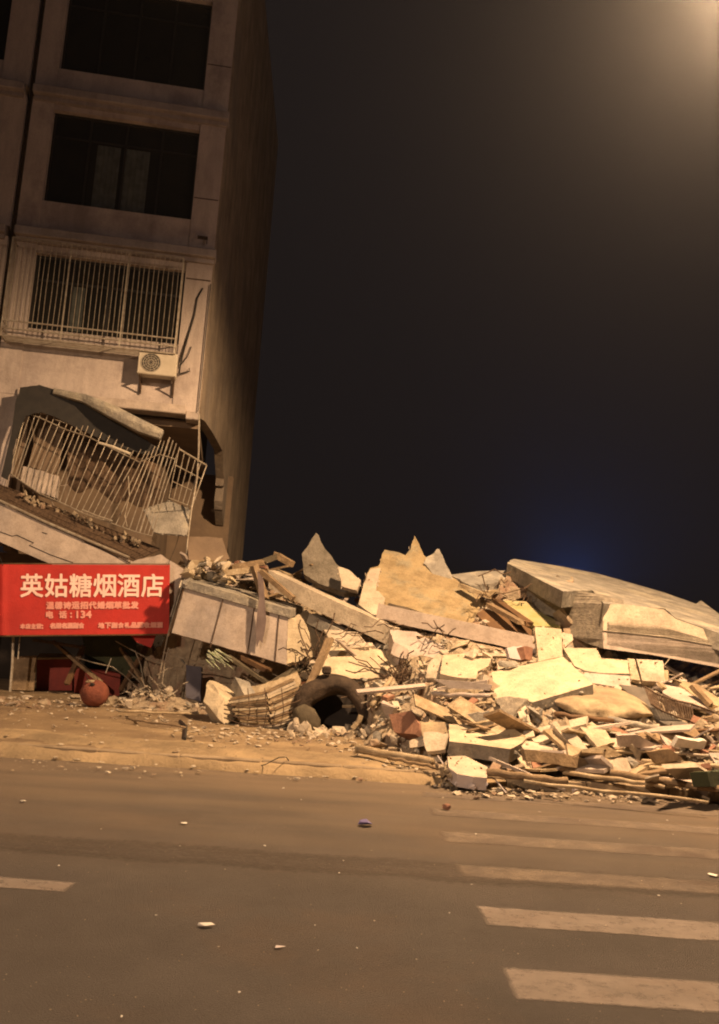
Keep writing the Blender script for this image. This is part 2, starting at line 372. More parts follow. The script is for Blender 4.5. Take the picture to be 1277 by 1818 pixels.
# ------------------------------------------------------------------ building
bld = empty('apartment_building', W(4.5, 0, -3), 'tall apartment building still standing at left, its lower corner torn away', 'building')
wl = MB(); TOP = 21.4; UE = 13.5
def bay(u0):
    # floors 4 and up
    for (z0, zw0, zw1, z1) in ((10.75, 11.5, 13.85, 14.08), (14.3, 14.92, 17.35, 17.6), (17.82, 18.5, 20.9, TOP)):
        wl.fb(u0+.62, u0+4.1, z0, zw0, -.25, 0); wl.fb(u0+.62, u0+4.1, zw1, z1, -.25, -.02)
        wl.fb(u0, u0+.62, z0, z1, -.45, .03); wl.fb(u0+4.1, u0+4.6, z0, z1, -.45, .03)
    wl.fb(u0+.62, u0+4.1, 6.88, 8.35, -.25, 0); wl.fb(u0+.62, u0+4.1, 10.2, 10.5, -.25, -.02)
    wl.fb(u0, u0+.62, 6.75, 10.5, -.45, .03); wl.fb(u0+4.1, u0+4.6, 6.75, 10.5, -.45, .03)
    wl.fb(u0+4.6, u0+4.75, 6.75, TOP, -.45, -.22)
for u0 in (0, 4.75, 9.5): bay(u0)
wl.build('wall', 'facade', bld)
for z in (10.5, 14.08, 17.6):
    for a, c2 in ((-.06, 4.58), (4.78, 9.33), (9.5, 14)):
        MB().fb(a, c2, z+.003, z+.215, -.3, .26).build('ledge', 'ledge', bld, bevel=.02)
        MB().fb(a+.03, c2-.03, z-.10, z, -.2, .12).build('ledge_moulding', 'ledge', bld)
# lower edge beam of the third floor
lb = MB().fb(.3, 4.1, 6.66, 6.877, -.4, .10).fb(-.02, .3, 6.56, 6.747, -.4, .05); lb.build('edge_beam', 'pink', bld, bevel=.02)
MB().fb(0, UE, 6.45, 6.62, -7, -.42).build('floor_slab', 'inner', bld)
MB().fb(0, UE, 3.0, 3.2, -7, -1.0).build('floor_slab', 'inner', bld)
# facade remaining left of the torn bay
MB().fb(4.1, 13.5, 3.3, 6.745, -.45, .02).build('wall', 'facade', bld)
# interior surfaces
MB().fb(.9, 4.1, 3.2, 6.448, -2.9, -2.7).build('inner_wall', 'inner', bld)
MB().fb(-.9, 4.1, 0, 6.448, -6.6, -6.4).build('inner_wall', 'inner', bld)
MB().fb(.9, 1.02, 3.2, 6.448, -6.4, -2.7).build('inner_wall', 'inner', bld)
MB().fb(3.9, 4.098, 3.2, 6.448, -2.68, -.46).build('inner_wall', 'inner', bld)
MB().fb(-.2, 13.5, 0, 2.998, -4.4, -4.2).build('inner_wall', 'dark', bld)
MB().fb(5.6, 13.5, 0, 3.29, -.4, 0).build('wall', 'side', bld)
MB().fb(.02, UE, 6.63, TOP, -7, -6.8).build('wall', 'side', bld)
MB().fb(-.3, UE, TOP+.002, TOP+.2, -7.2, .4).build('roof', 'concrete', bld)
# side wall with torn lower front edge
pts = [(0, TOP), (0, 6.63)] + [SW(a, c) for a, c in ((362, 748), (378, 772), (393, 800), (396, 850), (393, 905), (398, 950), (404, 990), (406, 1040))]
pts[-1] = (pts[-1][0], 0.1); pts += [(13, .1), (13, TOP)]
def prism(poly, th):   # poly: 3D planar ring, extruded by vector th
    tri = tessellate_polygon([poly]); n = len(poly); m = MB()
    fs = [tuple(t) for t in tri] + [tuple(i+n for i in reversed(t)) for t in tri] + [(i, (i+1) % n, n+(i+1) % n, n+i) for i in range(n)]
    return m.add(list(poly)+[p+th for p in poly], fs)
ring = []
for (s0, z0), (s1, z1) in zip(pts, pts[1:]+pts[:1]):
    nn = 6 if z0 < 6.7 and z1 < 6.7 and s0 < 12.9 and s1 < 12.9 else 1
    for q in range(nn):
        t = q/nn; j = .09 if nn > 1 and q else 0
        ring.append(CX + SD*(s0+(s1-s0)*t+random.uniform(-j, j)*1.5) + Vector((0, 0, z0+(z1-z0)*t+random.uniform(-j, j))) + SN*.035)
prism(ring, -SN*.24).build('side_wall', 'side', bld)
# windows: recessed frame with mullions, dark panes, curtains
def window(u0, z0, z1, curtains=()):
    f = MB(); u1 = u0+3.48
    f.fb(u0, u1, z0, z0+.06, -.24, -.17); f.fb(u0, u1, z1-.06, z1, -.24, -.17)
    for k in range(5):
        u = u0+(u1-u0-.05)*k/4; f.fb(u, u+.05, z0+.061, z1-.061, -.235, -.175)
    f.fb(u0+.05, u1-.05, z1-.62, z1-.57, -.23, -.18)
    fo = f.build('window', 'frame', bld)
    MB().fb(u0+.02, u1-.02, z0+.02, z1-.02, -.215, -.205).build('pane', 'glass', fo)
    for (a, c2) in curtains:
        m = MB(); n = 14
        for k in range(n+1):
            t = k/n; d = -.19+.012*sin(k*2.2); m.v += [W(a+(c2-a)*t, z0+.1, d), W(a+(c2-a)*t, z1-.66, d)]
        for k in range(n): m.f.append((2*k, 2*k+1, 2*k+3, 2*k+2))
        m.build('curtain', 'curtain', fo, smooth=True)
for u0 in (.62, 5.37, 10.12):
    window(u0, 11.5, 13.85, ((u0+1.15, u0+1.75), (u0+1.85, u0+2.4)) if u0 < 1 else ())
    window(u0, 14.92, 17.35); window(u0, 18.5, 20.9); window(u0, 8.35, 10.2, ((u0+2.3, u0+2.6),) if u0 < 1 else ())
dp = MB().tube([W(4.675, 6.7, -.14), W(4.675, TOP, -.14)], .045, 8)
dp.build('drain_pipe', 'rust', bld, smooth=True)
sp = MB(); sp.tube([W(.01, 9.9, .09), W(.02, 6.75, .09)], .013, 5); sp.build('cable', 'hose', bld)
# little bracket on the ledge near the corner
MB().fb(.18, .42, 11.02, 11.05, .02, .16).fb(.18, .2, 10.88, 11.02, .1, .16).build('bracket', 'rust', bld)
MB().fb(.02, .6, 12.05, 12.075, .031, .036).fb(.02, .6, 15.6, 15.625, .031, .036).fb(.02, .6, 9.98, 10.01, .031, .04).build('joint_line', 'rust', bld)

# intact window cage
cg = empty('window_cage', W(2.6, 7.92, .3), 'upright steel burglar cage over the lit window above the torn balcony', 'window cage')
fr = MB(); U0c, U1c, Z0c, Z1c, Dc = .66, 4.5, 7.95, 10.28, .50
for z in (Z0c, Z0c+.18, Z0c+.36, Z1c):
    fr.bar(W(U0c, z, Dc), W(U1c, z, Dc), .03, .03)
    for u in (U0c, U1c): fr.bar(W(u, z, .03), W(u, z, Dc), .025, .025)
for u in (U0c, 1.9, 3.2, U1c): fr.bar(W(u, Z0c, Dc+.001), W(u+.0001, Z1c, Dc), .032, .032)
for k in range(8):
    d = .05+k*.06; fr.bar(W(U0c, Z0c+.012, d), W(U1c, Z0c+.012, d), .012, .012)
fr.build('frame', 'steel', cg)
for k in range(34):
    u = U0c+.09+(U1c-U0c-.18)*k/33; j = random.uniform(-.012, .012)
    MB().tube([W(u, Z0c+.16, Dc), W(u+j, (Z0c+Z1c)/2, Dc+j), W(u, Z1c, Dc)], .0085, 5).build('bar', 'steel', cg)
for u in (U0c, U1c):
    m = MB()
    for k in range(1, 5): m.tube([W(u, Z0c, .03+k*.095), W(u, Z1c, .03+k*.095)], .008, 5)
    m.build('side_bars', 'steel', cg)

# air conditioner
ac = empty('air_conditioner', W(1.02, 7.3, .3), 'off white outdoor air conditioner on the wall below the window cage', 'air conditioner')
MB().fb(.58, 1.46, 7.42, 7.97, .13, .46).build('casing', 'ac', ac, bevel=.02)
m = MB(); c = W(1.16, 7.70, .475)
for rr in (.07, .12, .17, .215):
    ringp = [c + EU*(rr*cos(t*pi/12)) + Vector((0, 0, rr*sin(t*pi/12))) for t in range(25)]; m.tube(ringp, .006, 4)
for t in range(12): m.tube([c + EU*(.03*cos(t*pi/6)) + Vector((0, 0, .03*sin(t*pi/6))), c + EU*(.22*cos(t*pi/6)) + Vector((0, 0, .22*sin(t*pi/6)))], .004, 4)
m.build('fan_guard', 'ac', ac)
m = MB(); n = 24; m.add([c-EN*.010] + [c-EN*.010 + EU*(.225*cos(t*2*pi/n)) + Vector((0, 0, .225*sin(t*2*pi/n))) for t in range(n)], [(0, 1+k, 1+(k+1) % n) for k in range(n)])
m.build('fan_opening', 'grille', ac)
m = MB().fb(.62, .66, 7.36, 7.40, .03, .5).fb(1.36, 1.40, 7.36, 7.40, .03, .5).fb(.62, .66, 7.05, 7.36, .03, .07).fb(1.36, 1.40, 7.05, 7.36, .03, .07)
m.bar(W(.64, 7.08, .05), W(.641, 7.37, .46), .03, .03).bar(W(1.38, 7.08, .05), W(1.381, 7.37, .46), .03, .03); m.build('wall_bracket', 'rust', ac)
m = MB().tube([FP(318, 662, .2), FP(322, 640, .12), FP(333, 600, .08), FP(345, 560, .06), FP(350, 530, .06), FP(360, 512, .05)], .022, 6)
m.tube([FP(312, 665, .2), FP(325, 662, .12), FP(337, 659, .1), FP(336, 654, .1)], .015, 5).tube([FP(316, 655, .15), FP(334, 632, .1), FP(340, 615, .07)], .01, 5)
m.build('refrigerant_hose', 'hose', ac, smooth=True)

# ------------------------------------------------------------------ helpers for wreckage
def jagged(px, n=5, j=.03):
    """px: list of 3D points of a ring -> ring with broken edges"""
    out = []
    L = len(px)
    for i in range(L):
        a = px[i]; b = px[(i+1) % L]; m = max(1, int((b-a).length/.075)); w_ = (px[(i+2) % L]-b).normalized()
        for q in range(m):
            t = q/m; v = a.lerp(b, t)
            if q: v = v + w_*(random.uniform(-j, j)*.55 + j*1.6*noise.noise(v*2.3)*min(1, 4*t, 4*(1-t)))
            out.append(v)
    return out
SURF = []
def plane_fit(refs):
    a, b, c = [Vector(r) for r in refs]; n = (b-a).cross(c-a).normalized(); return a, n
def onplane(px, py, a, n):
    o = Vector((0, 0, EYE)); d = ray(px, py); return o + d*((a-o).dot(n)/d.dot(n))
def plate(name, label, cat, outline, th, mat, refs=None, lift=.12, jag=.02, parent=None, edge=None, ext=None, bev=0, group=None):
    """slab whose face is the outline, lying on the plane through three points, with real thickness away from the eye"""
    if refs is None:
        xs = [p[0] for p in outline]; ys = [p[1] for p in outline]; cx = sum(xs)/len(xs); lo, hi = min(ys), max(ys)
        refs = [MP(min(xs), (lo+hi)/2, lift), MP(max(xs), (lo+hi)/2, lift), MP(cx, hi, lift)]
        q = MP(cx, lo, lift)
        refs = [MP(min(xs)+8, (lo+hi)/2, lift), MP(max(xs)-8, (lo+hi)/2, lift), (MP(cx, hi, lift)*1.0)]
    else:
        cx = sum(p[0] for p in outline)/len(outline); cy = sum(p[1] for p in outline)/len(outline)
        a, n = plane_fit([P(*r) for r in refs]); dm = onplane(cx, cy, a, n).y-(md(cx, cy)-.12) if cx > 530 and refs[0][2] < 17.5 and cat != 'shade sheet' else 0
        refs = [P(r[0], r[1], r[2]-max(0, dm)) for r in refs]
    a, n = plane_fit(refs)
    if n.dot(ray(638, 1100)) > 0: n = -n       # faces the eye
    ring = [onplane(x, y, a, n) for x, y in outline]
    reg(outline, lambda x, y, a=a, n=n: onplane(x, y, a, n).y)
    if jag: ring = jagged(ring, j=jag)
    e = Vector(ext if ext is not None else -n*th)
    m = prism(ring, e)
    if mat in ('yellow', 'cream', 'concrete', 'ochre', 'pink'):
        SURF.append((list(ring), n))
        for i in range(0, len(ring), 2):
            if random.random() < .6: sz_ = random.uniform(.03, .09); scatter(m, random.choice(ROCK), ring[i]+e*random.uniform(.25, .9), (sz_*1.4, sz_, sz_), Euler((random.random()*3, random.random()*3, 0)))
        cen = sum(ring, Vector())/len(ring)
        for _ in range(3 if e.length > .13 else 0):
            v = random.choice(ring)+e*.5; dr = (v-cen).normalized(); m.tube([v-dr*.05, v+dr*random.uniform(.05, .15)+Vector((0, 0, random.uniform(-.03, .05))), v+dr*random.uniform(.15, .32)+Vector((0, 0, random.uniform(-.12, .08)))], .008, 4)
    if edge is None:
        o = m.build(name, mat, parent)
    else:
        o = m.build(name, mat, parent); o.data.materials.append(MT[edge]); nt = len(tessellate_polygon([ring]))
        for i, pl in enumerate(o.data.polygons):
            if i >= nt: pl.material_index = 1
    if parent is None: tag(o, label, cat, group)
    return o
def beam(name, label, cat, a, b, wd, th, mat, parent=None, bevel=.015, group=None):
    m = MB(); n = 8; a = Vector(a); b = Vector(b)
    t = (b-a).normalized(); x = t.cross(Vector((0, 0, 1))).normalized(); y = x.cross(t)
    for i in range(n+1):
        c = a.lerp(b, i/n)
        for sx, sy in ((-1, -1), (1, -1), (1, 1), (-1, 1)):
            jj = .25 if i in (0, n) else .03
            m.v.append(c + x*sx*wd/2*(1+random.uniform(-.04, .04)) + y*sy*th/2*(1+random.uniform(-.04, .04)) + t*random.uniform(-jj, jj)*min(wd, th)*2)
    for i in range(n):
        for k in range(4):
            k2 = (k+1) % 4; m.f.append((i*4+k, i*4+k2, i*4+4+k2, i*4+4+k))
    m.f += [(3, 2, 1, 0), tuple(n*4+k for k in range(4))]
    regline(a, b, max(wd, th)*.45)
    o = m.build(name, mat, parent)
    return tag(o, label, cat, group) if parent is None else o
def regline(a, b, r):
    (x0, y0), (x1, y1) = project(a), project(b); L = math.hypot(x1-x0, y1-y0) or 1; k = r*FPX/((a.y+b.y)/2)
    nx_, ny_ = -(y1-y0)/L*k, (x1-x0)/L*k
    reg([(x0+nx_, y0+ny_), (x1+nx_, y1+ny_), (x1-nx_, y1-ny_), (x0-nx_, y0-ny_)], lambda x, y: a.y+(b.y-a.y)*min(1, max(0, (x-x0)/((x1-x0) or 1))))
def fpl(pts, d): return [FP(x, y, d) for x, y in pts]

# ------------------------------------------------------------------ torn balcony on the building
aw = plate('torn_awning', 'dark torn awning sagging behind the crushed balcony cage', 'awning',
    [(27, 718), (36, 688), (70, 683), (98, 692), (140, 712), (205, 748), (262, 782), (290, 800), (262, 808), (200, 790), (130, 756), (75, 732), (46, 738), (32, 770), (14, 852), (2, 846), (20, 770)],
    .03, 'hose', refs=None if False else [(30, 700, 19.3), (280, 800, 19.75), (60, 840, 19.4)], jag=.03)
cb = MB(); pts3 = [FP(95, 695, .45), FP(150, 708, .55), FP(200, 732, .7), FP(250, 758, .8), FP(288, 773, .85)]
for i, pnt in enumerate(pts3): pass
m = MB(); cross = [(-.12, -.10), (.12, -.10), (.15, .0), (.10, .10), (-.10, .10)]
for i, pnt in enumerate(pts3):
    t = (pts3[min(i+1, 4)]-pts3[max(i-1, 0)]).normalized(); xx = EN; yy = t.cross(xx).normalized(); sc = (.55, .8, 1.15, 1.15, .9)[i]
    m.v += [pnt + xx*a*sc + yy*c2*sc*1.25 for a, c2 in cross]
for i in range(4):
    for k in range(5): m.f.append((i*5+k, i*5+(k+1) % 5, i*5+5+(k+1) % 5, i*5+5+k))
m.f += [(4, 3, 2, 1, 0), tuple(20+k for k in range(5))]
tag(m.build('fallen_lintel', 'concrete', bevel=.02), 'pale concrete lintel hanging slanted over the crushed balcony cage', 'concrete beam')

dcg = empty('crushed_cage', FP(170, 940, .6), 'tilted crushed steel balcony cage leaning to the right above the red banner', 'window cage')
topl = [(40, 716), (77, 727), (125, 748), (160, 758), (215, 785), (255, 806), (289, 788), (318, 797)]
botl = [(12, 836), (32, 850), (70, 876), (110, 893), (150, 912), (190, 926), (240, 944), (270, 952)]
def pl(line, t):
    x = t*(len(line)-1); i = min(int(x), len(line)-2); f = x-i
    return (line[i][0]*(1-f)+line[i+1][0]*f, line[i][1]*(1-f)+line[i+1][1]*f)
NB = 30
for k in range(NB):
    t = k/(NB-1); a = pl(topl, t); c2 = pl(botl, t); dd = .25+.5*t
    ov = random.uniform(-.02, .09)
    A = (a[0]+(a[0]-c2[0])*ov, a[1]+(a[1]-c2[1])*ov); mid = ((a[0]+c2[0])/2+random.uniform(-2.2, 2.2), (a[1]+c2[1])/2)
    MB().tube([FP(*A, dd), FP(*mid, dd+.05), FP(*c2, dd+.02)], .011 if k not in (1, 26) else .02, 5).build('bar', 'steel', dcg)
m = MB()
for fr_ in (0.12, 1.0):
    m.tube([FP(*[pl(topl, t)[i]*(1-fr_)+pl(botl, t)[i]*fr_ for i in (0, 1)], .28+.5*t) for t in [q/14 for q in range(15)]], .014, 5)
m.tube([FP(98, 745, .4), FP(130, 755, .42), (FP(148, 770, .42)), FP(152, 765, .42)], .01, 5)
m.build('rail', 'steel', dcg)
m = MB(); sr = [(318, 797), (367, 826), (341, 900), (300, 884)]
def q4(u, v): return tuple((sr[0][i]*(1-u)+sr[1][i]*u)*(1-v)+(sr[3][i]*(1-u)+sr[2][i]*u)*v for i in (0, 1))
for u in [0, .2, .4, .6, .8, 1]: m.tube([FP(*q4(u, 0), .78-.5*u), FP(*q4(u, .5), .8-.5*u), FP(*q4(u, 1), .78-.5*u)], .010 if u < 1 else .016, 5)
for v in [0, .33, .66, 1]: m.tube([FP(*q4(0, v), .78), FP(*q4(.5, v), .55), FP(*q4(1, v), .3)], .012 if v else .02, 5)
m.build('side_panel', 'steel', dcg)
MB().tube([FP(175, 786, .9), FP(200, 793, .95), FP(232, 806, .9)], .03, 6).build('bent_strip', 'ac', dcg)
m = MB().tube([FP(146, 905, .7), FP(170, 915, .72), FP(200, 925, .7)], .02, 5).tube([FP(228, 845, .8), FP(230, 880, .85), FP(222, 915, .8), FP(226, 935, .8)], .012, 5)
m.build('loose_rod', 'steel', dcg)
# wall fragment and clutter inside cage
plate('wall_fragment', 'lit tan wall fragment inside the left end of the crushed cage', 'wall fragment', [(42, 828), (105, 845), (102, 885), (70, 874), (36, 852)], .25, 'pink', refs=[(40, 830, 19.75), (105, 840, 19.9), (70, 880, 19.7)])
plate('ceiling_board', 'grey board dangling behind the right end of the crushed cage', 'board', [(255, 905), (300, 888), (338, 905), (332, 950), (275, 945)], .04, 'concrete', refs=[(255, 905, 19.9), (338, 905, 20.1), (300, 945, 19.6)])
plate('hanging_curtain', 'dim tan curtain hanging behind the left bars of the crushed cage', 'curtain', [(72, 742), (115, 756), (104, 842), (50, 828)], .03, 'inner', refs=[(72, 742, 20.0), (115, 756, 20.1), (60, 830, 20.0)], jag=0)
# sagging mesh floor
mf = empty('mesh_shelf', FP(120, 940, .5), 'sagging rusty wire mesh shelf under the crushed cage', 'wire mesh')
m = MB(); up_ = [(-25, 852), (20, 868), (75, 890), (150, 922), (220, 948), (285, 975)]; lo_ = [(-25, 872), (15, 893), (75, 925), (140, 955), (200, 982), (232, 1000)]
for k in range(46):
    t = k/45; a = pl(up_, t); c2 = pl(lo_, max(0, t-.02)); m.tube([FP(*a, .25), FP(*c2, .85)], .008, 4)
for v in (0, .25, .5, .75, 1): m.tube([FP(*[pl(up_, t)[i]*(1-v)+pl(lo_, t)[i]*v for i in (0, 1)], .25+.6*v) for t in [q/12 for q in range(13)]], .012, 4)
m.build('mesh', 'rust', mf)
prism([FP(x, y, .22) for x, y in up_] + [FP(x, y, .80) for x, y in reversed(lo_)], Vector((0, 0, -.03))).build('tray', 'rust', mf)
# clutter on shelf
m = MB()
for _ in range(60):
    t = random.uniform(.25, .95); a = pl(up_, t); q = FP(a[0]+random.uniform(-12, 4), a[1]+random.uniform(-2, 10), random.uniform(.3, .6)); s = random.uniform(.04, .13)
    scatter(m, random.choice(ROCK), q, (s*1.4, s, s), Euler((random.random()*3, random.random()*3, 0)))
tag(m.build('shelf_debris', 'rubble'), 'crumbled plaster lying along the sagging wire mesh shelf', 'rubble', kind='stuff')
# sloping balcony parapet
par = empty('fallen_parapet', FP(150, 1000, .8), 'cracked pinkish balcony parapet sloping down behind the top of the red banner', 'parapet')
R1 = [FP(0, 900, .9), FP(300, 1000, .9), FP(150, 1010, .86)]
ring = fpl([(-60, 868), (0, 893), (75, 928), (160, 965), (236, 997), (286, 984), (326, 1010), (317, 1046), (302, 1092), (262, 1080), (160, 1030), (75, 995), (0, 962), (-60, 935)], .82)
prism(jagged(ring, j=.015), -EN*.16).build('panel', 'pink', par)
m = MB()
for seg in ([(0, 944), (22, 952), (30, 950), (60, 964), (52, 968), (90, 985), (130, 999)], [(150, 962), (180, 975), (210, 990)], [(75, 945), (84, 948)]):
    m.tube(fpl(seg, .825), .009, 4)
m.build('crack', 'dark', par)
MB().tube(fpl([(-60, 864), (0, 889), (75, 924), (160, 961), (230, 990)], .86), .03, 6).build('rail', 'steel', par)
m = MB(); n = 30
for i in range(n+1):
    t = i/n
    for j in range(9):
        v_ = j/8; m.v.append(FP(120+165*t, 775+50*t+v_*(85+18*noise.noise((t*5, 1, 0))), -.15+.22*noise.noise((t*7, v_*3, 2))))
for i in range(n):
    for j in range(8): a = i*9+j; m.f.append((a, a+1, a+10, a+9))
nv = len(m.v); m.add([v-EN*.02 for v in m.v], [tuple(reversed(f)) for f in m.f])
tag(m.build('crumpled_sheeting', 'rust', smooth=True), 'crumpled dark sheeting bunched behind the crushed cage bars', 'sheeting')
# tall thin poles at the torn corner
tag(MB().tube([FP(354, 735, .25), FP(353, 800, .3), FP(350, 850, .45), FP(340, 905, .5), (FP(333, 960, .5)), FP(330, 1010, .5)], .022, 6).build('bent_pole', 'steel'), 'thin bent steel pole dropping from the torn corner of the building', 'pole')
plate('torn_partition', 'dark broken board propped at the foot of the torn building corner', 'board', [(333, 952), (395, 955), (408, 992), (385, 1000), (335, 994)], .05, 'inner', refs=[(333, 952, 20.0), (400, 955, 20.4), (360, 1000, 19.7)])

# ------------------------------------------------------------------ red banner
BD = 1.05
bn = empty('shop_banner', FP(150, 1127, BD), 'red shop banner with pale Chinese lettering stretched below the fallen parapet', 'banner')
bq = [FP(-22, 1002, BD), FP(302, 1003, BD), FP(300, 1125, BD), FP(-22, 1128, BD)]
def BQ(u, v, off=0):   # u 0..1 left to right over px 0..302, v 0 top..1
    uu = (u*302+22)/324
    p = (bq[0]*(1-uu)+bq[1]*uu)*(1-v) + (bq[3]*(1-uu)+bq[2]*uu)*v
    fold = .012*noise.noise((u*9, v*2.5, 0)) + .010*noise.noise((u*22+v*6, v*3, 4)) + .035*math.exp(-((u-.015)/.02)**2) - .03*math.exp(-((u+.03)/.02)**2) + .004*sin(u*14+v*2)
    return p + EN*(fold+off)
m = MB(); NX, NY = 90, 12
for j in range(NY+1):
    for i in range(NX+1): m.v.append(BQ(-.073+1.073*i/NX, j/NY))
for j in range(NY):
    for i in range(NX):
        a = j*(NX+1)+i; m.f.append((a, a+1, a+NX+2, a+NX+1))
for v in list(m.v): pass
nv = len(m.v); m.add([v-EN*.006 for v in m.v], [tuple(reversed(f)) for f in m.f])
m.build('cloth', 'red', bn, smooth=True)
m = MB().tube([BQ(-.07+1.07*i/20, -.012, -.01) for i in range(21)], .012, 5).tube([BQ(-.07+1.07*i/20, 1.012, -.01) for i in range(21)], .016, 5)
m.build('hem', 'darkwood', bn)
def text(s, x0, x1, y0, y1, mat, off=.016, bold=.0, name='lettering', space=1.0):
    """fit text s in the banner's box given in photo pixels of the banner"""
    c = bpy.data.curves.new('t', 'FONT'); c.body = s; c.size = 1; c.resolution_u = 2;  c.space_character = space
    o = bpy.data.objects.new('t', c); COL.objects.link(o); dg = bpy.context.evaluated_depsgraph_get()
    me = bpy.data.meshes.new_from_object(o.evaluated_get(dg)); 
    xs = [v.co.x for v in me.vertices]; ys = [v.co.y for v in me.vertices]
    a, b2, c0, d0 = min(xs), max(xs), min(ys), max(ys)
    mm = MB()
    for v in me.vertices:
        px = x0+(x1-x0)*(v.co.x-a)/(b2-a); py = y1+(y0-y1)*(v.co.y-c0)/(d0-c0)
        mm.v.append((px, py))
    base = mm.v; fs = [tuple(p.vertices) for p in me.polygons]; mm.v = []; sh = [(0, 0)] if not bold else [(dx*bold*40, dy*bold*40) for dx, dy in ((-1, -.5), (1, .5), (-1, .5), (1, -.5), (0, 1), (0, -1))]
    for i, (dx, dy) in enumerate(sh): mm.add([BQ((px+dx)/302, (py+dy-1003)/123, off+i*.0015) for px, py in base], fs)
    bpy.data.objects.remove(o); bpy.data.curves.remove(c); bpy.data.meshes.remove(me)
    return mm.build(name, mat, bn)
for i, ch in enumerate('英姑糖烟酒店'):
    text(ch, 36+43*i, 36+43*i+39, 1020, 1060, 'ink', bold=.022)
for i, ch in enumerate('温馨诗运招代婚烟草批发'):
    text(ch, 81+15.1*i, 81+15.1*i+13.5, 1069, 1081, 'ink2', bold=.02)
text('电', 81, 93, 1085, 1097, 'ink2', bold=.02); text('话', 104, 117, 1085, 1097, 'ink2', bold=.02); text(':', 124, 126, 1088, 1096, 'ink2', bold=.02)
text('134', 135, 161, 1085, 1097, 'ink2', bold=.02)
for i, ch in enumerate('本店主营:'): text(ch, 36+9.3*i, 36+9.3*i+(8 if i < 4 else 2), 1107 + (0 if i < 4 else 2), 1115, 'ink2', bold=.02)
for i, ch in enumerate('名烟名酒副食'): text(ch, 88+10.2*i, 88+10.2*i+9, 1106, 1115, 'ink2', bold=.02)
for i, ch in enumerate('地下副食礼品回收烟酒'): text(ch, 174+11.8*i, 174+11.8*i+10, 1106, 1115, 'ink2', bold=.02)
m = MB().tube([BQ(.985, .02, .01), W(.2, 3.5, .55), W(.15, 4.0, .1)], .006, 4).tube([BQ(.02, .02, .01), W(4.0, 3.3, .85)], .006, 4); m.build('rope', 'hose', bn)

# ------------------------------------------------------------------ shop below the banner
plate('red_counter', 'faded red shop counter in the dark under the banner', 'counter', [(66, 1168), (128, 1166), (128, 1226), (64, 1226)], 1, 'redpaint', refs=[(66, 1168, 20.6), (128, 1168, 20.7), (66, 1226, 20.6)], jag=0, ext=(-.05, .6, 0))
plate('low_cabinet', 'low dark red cabinet right of the red shop counter', 'cabinet', [(132, 1186), (214, 1196), (212, 1238), (132, 1230)], 1, 'redpaint', refs=[(132, 1190, 20.3), (214, 1192, 20.5), (132, 1226, 20.3)], jag=0, ext=(-.05, .6, 0))
bo = plate('brown_board', 'brown wooden board standing upright at the left of the shop opening', 'board', [(22, 1166), (66, 1164), (60, 1226), (18, 1225)], .05, 'wood', refs=[(20, 1166, 19.9), (65, 1166, 20.0), (20, 1222, 19.8)], jag=0)
plate('counter_top', 'thin dusty top board lying over the red shop counter', 'board', [(70, 1160), (126, 1160), (130, 1167), (66, 1168)], .04, 'palewood', refs=[(70, 1160, 20.85), (126, 1160, 20.95), (66, 1168, 20.45)], jag=0)
tag(MB().tube([FP(24, 1127, .7), FP(22, 1180, .72), FP(18, 1228, .75)], .03, 6).tube([FP(36, 1127, .7), FP(32, 1170, .7)], .015, 5).build('banner_post', 'steel'), 'thin steel post under the left end of the banner', 'post')
plate('hanging_cloth', 'dark green cloth hanging in the shop opening behind the banner', 'cloth', [(140, 1110), (240, 1118), (245, 1175), (258, 1205), (235, 1210), (190, 1180), (150, 1160)], .04, 'green', refs=[(140, 1110, 20.2), (240, 1118, 20.4), (200, 1180, 20.2)], jag=.03)
plate('red_rag', 'small red rag hanging below the right end of the banner', 'rag', [(222, 1118), (282, 1118), (268, 1150), (258, 1146), (243, 1140)], .02, 'red', refs=[(222, 1122, 19.25), (282, 1122, 19.4), (255, 1150, 19.3)], jag=.01)
m = MB()
for k in range(3): m.tube([FP(x, y, .3+k*.1) for x, y in ([(205, 1138), (255, 1165), (300, 1185), (370, 1196)], [(135, 1167), (165, 1176), (200, 1184), (222, 1200), (250, 1226)], [(240, 1155), (250, 1180), (256, 1215)])[k]], .012, 5)
m.tube([FP(198, 1168, .5), FP(188, 1195, .5)], .01, 4).tube([FP(228, 1190, .5), FP(250, 1212, .5), FP(262, 1226, .4)], .014, 4)
tag(m.build('loose_wires', 'steel'), 'bent wires dangling in front of the dark shop opening', 'wire')
DK = [((96, 1140), (180, 1212), 'wood', 'brown plank leaning over the red counter in the dark shop'), ((150, 1146), (118, 1216), 'darkwood', 'dark plank standing between the counter and the low cabinet'),
 ((215, 1150), (262, 1222), 'wood', 'brown batten fallen across the right half of the shop opening'), ((262, 1146), (214, 1226), 'darkwood', 'dark batten crossing behind the brown batten in the shop'),
 ((60, 1136), (150, 1150), 'rust', 'rusty rail hanging just under the banner in the shop'), ((270, 1150), (320, 1236), 'wood', 'brown plank leaning at the right edge of the shop opening')]
for a, c2, mt_, lab in DK:
    beam('fallen_plank', lab, 'plank', FP(*a, -.2), FP(*c2, .25), .12, .06, mt_)
m = MB()
for _ in range(90):
    q = FP(random.uniform(215, 330), 1236-abs(random.gauss(0, 18)), random.uniform(-.8, .3)); s = random.uniform(.05, .2); scatter(m, random.choice(ROCK), q, (s*1.4, s, s*.8), Euler((random.random()*3, random.random()*3, 0)))
tag(m.build('shop_debris', 'rubble'), 'broken plaster filling the dark corner between banner and balcony box', 'rubble', kind='stuff')
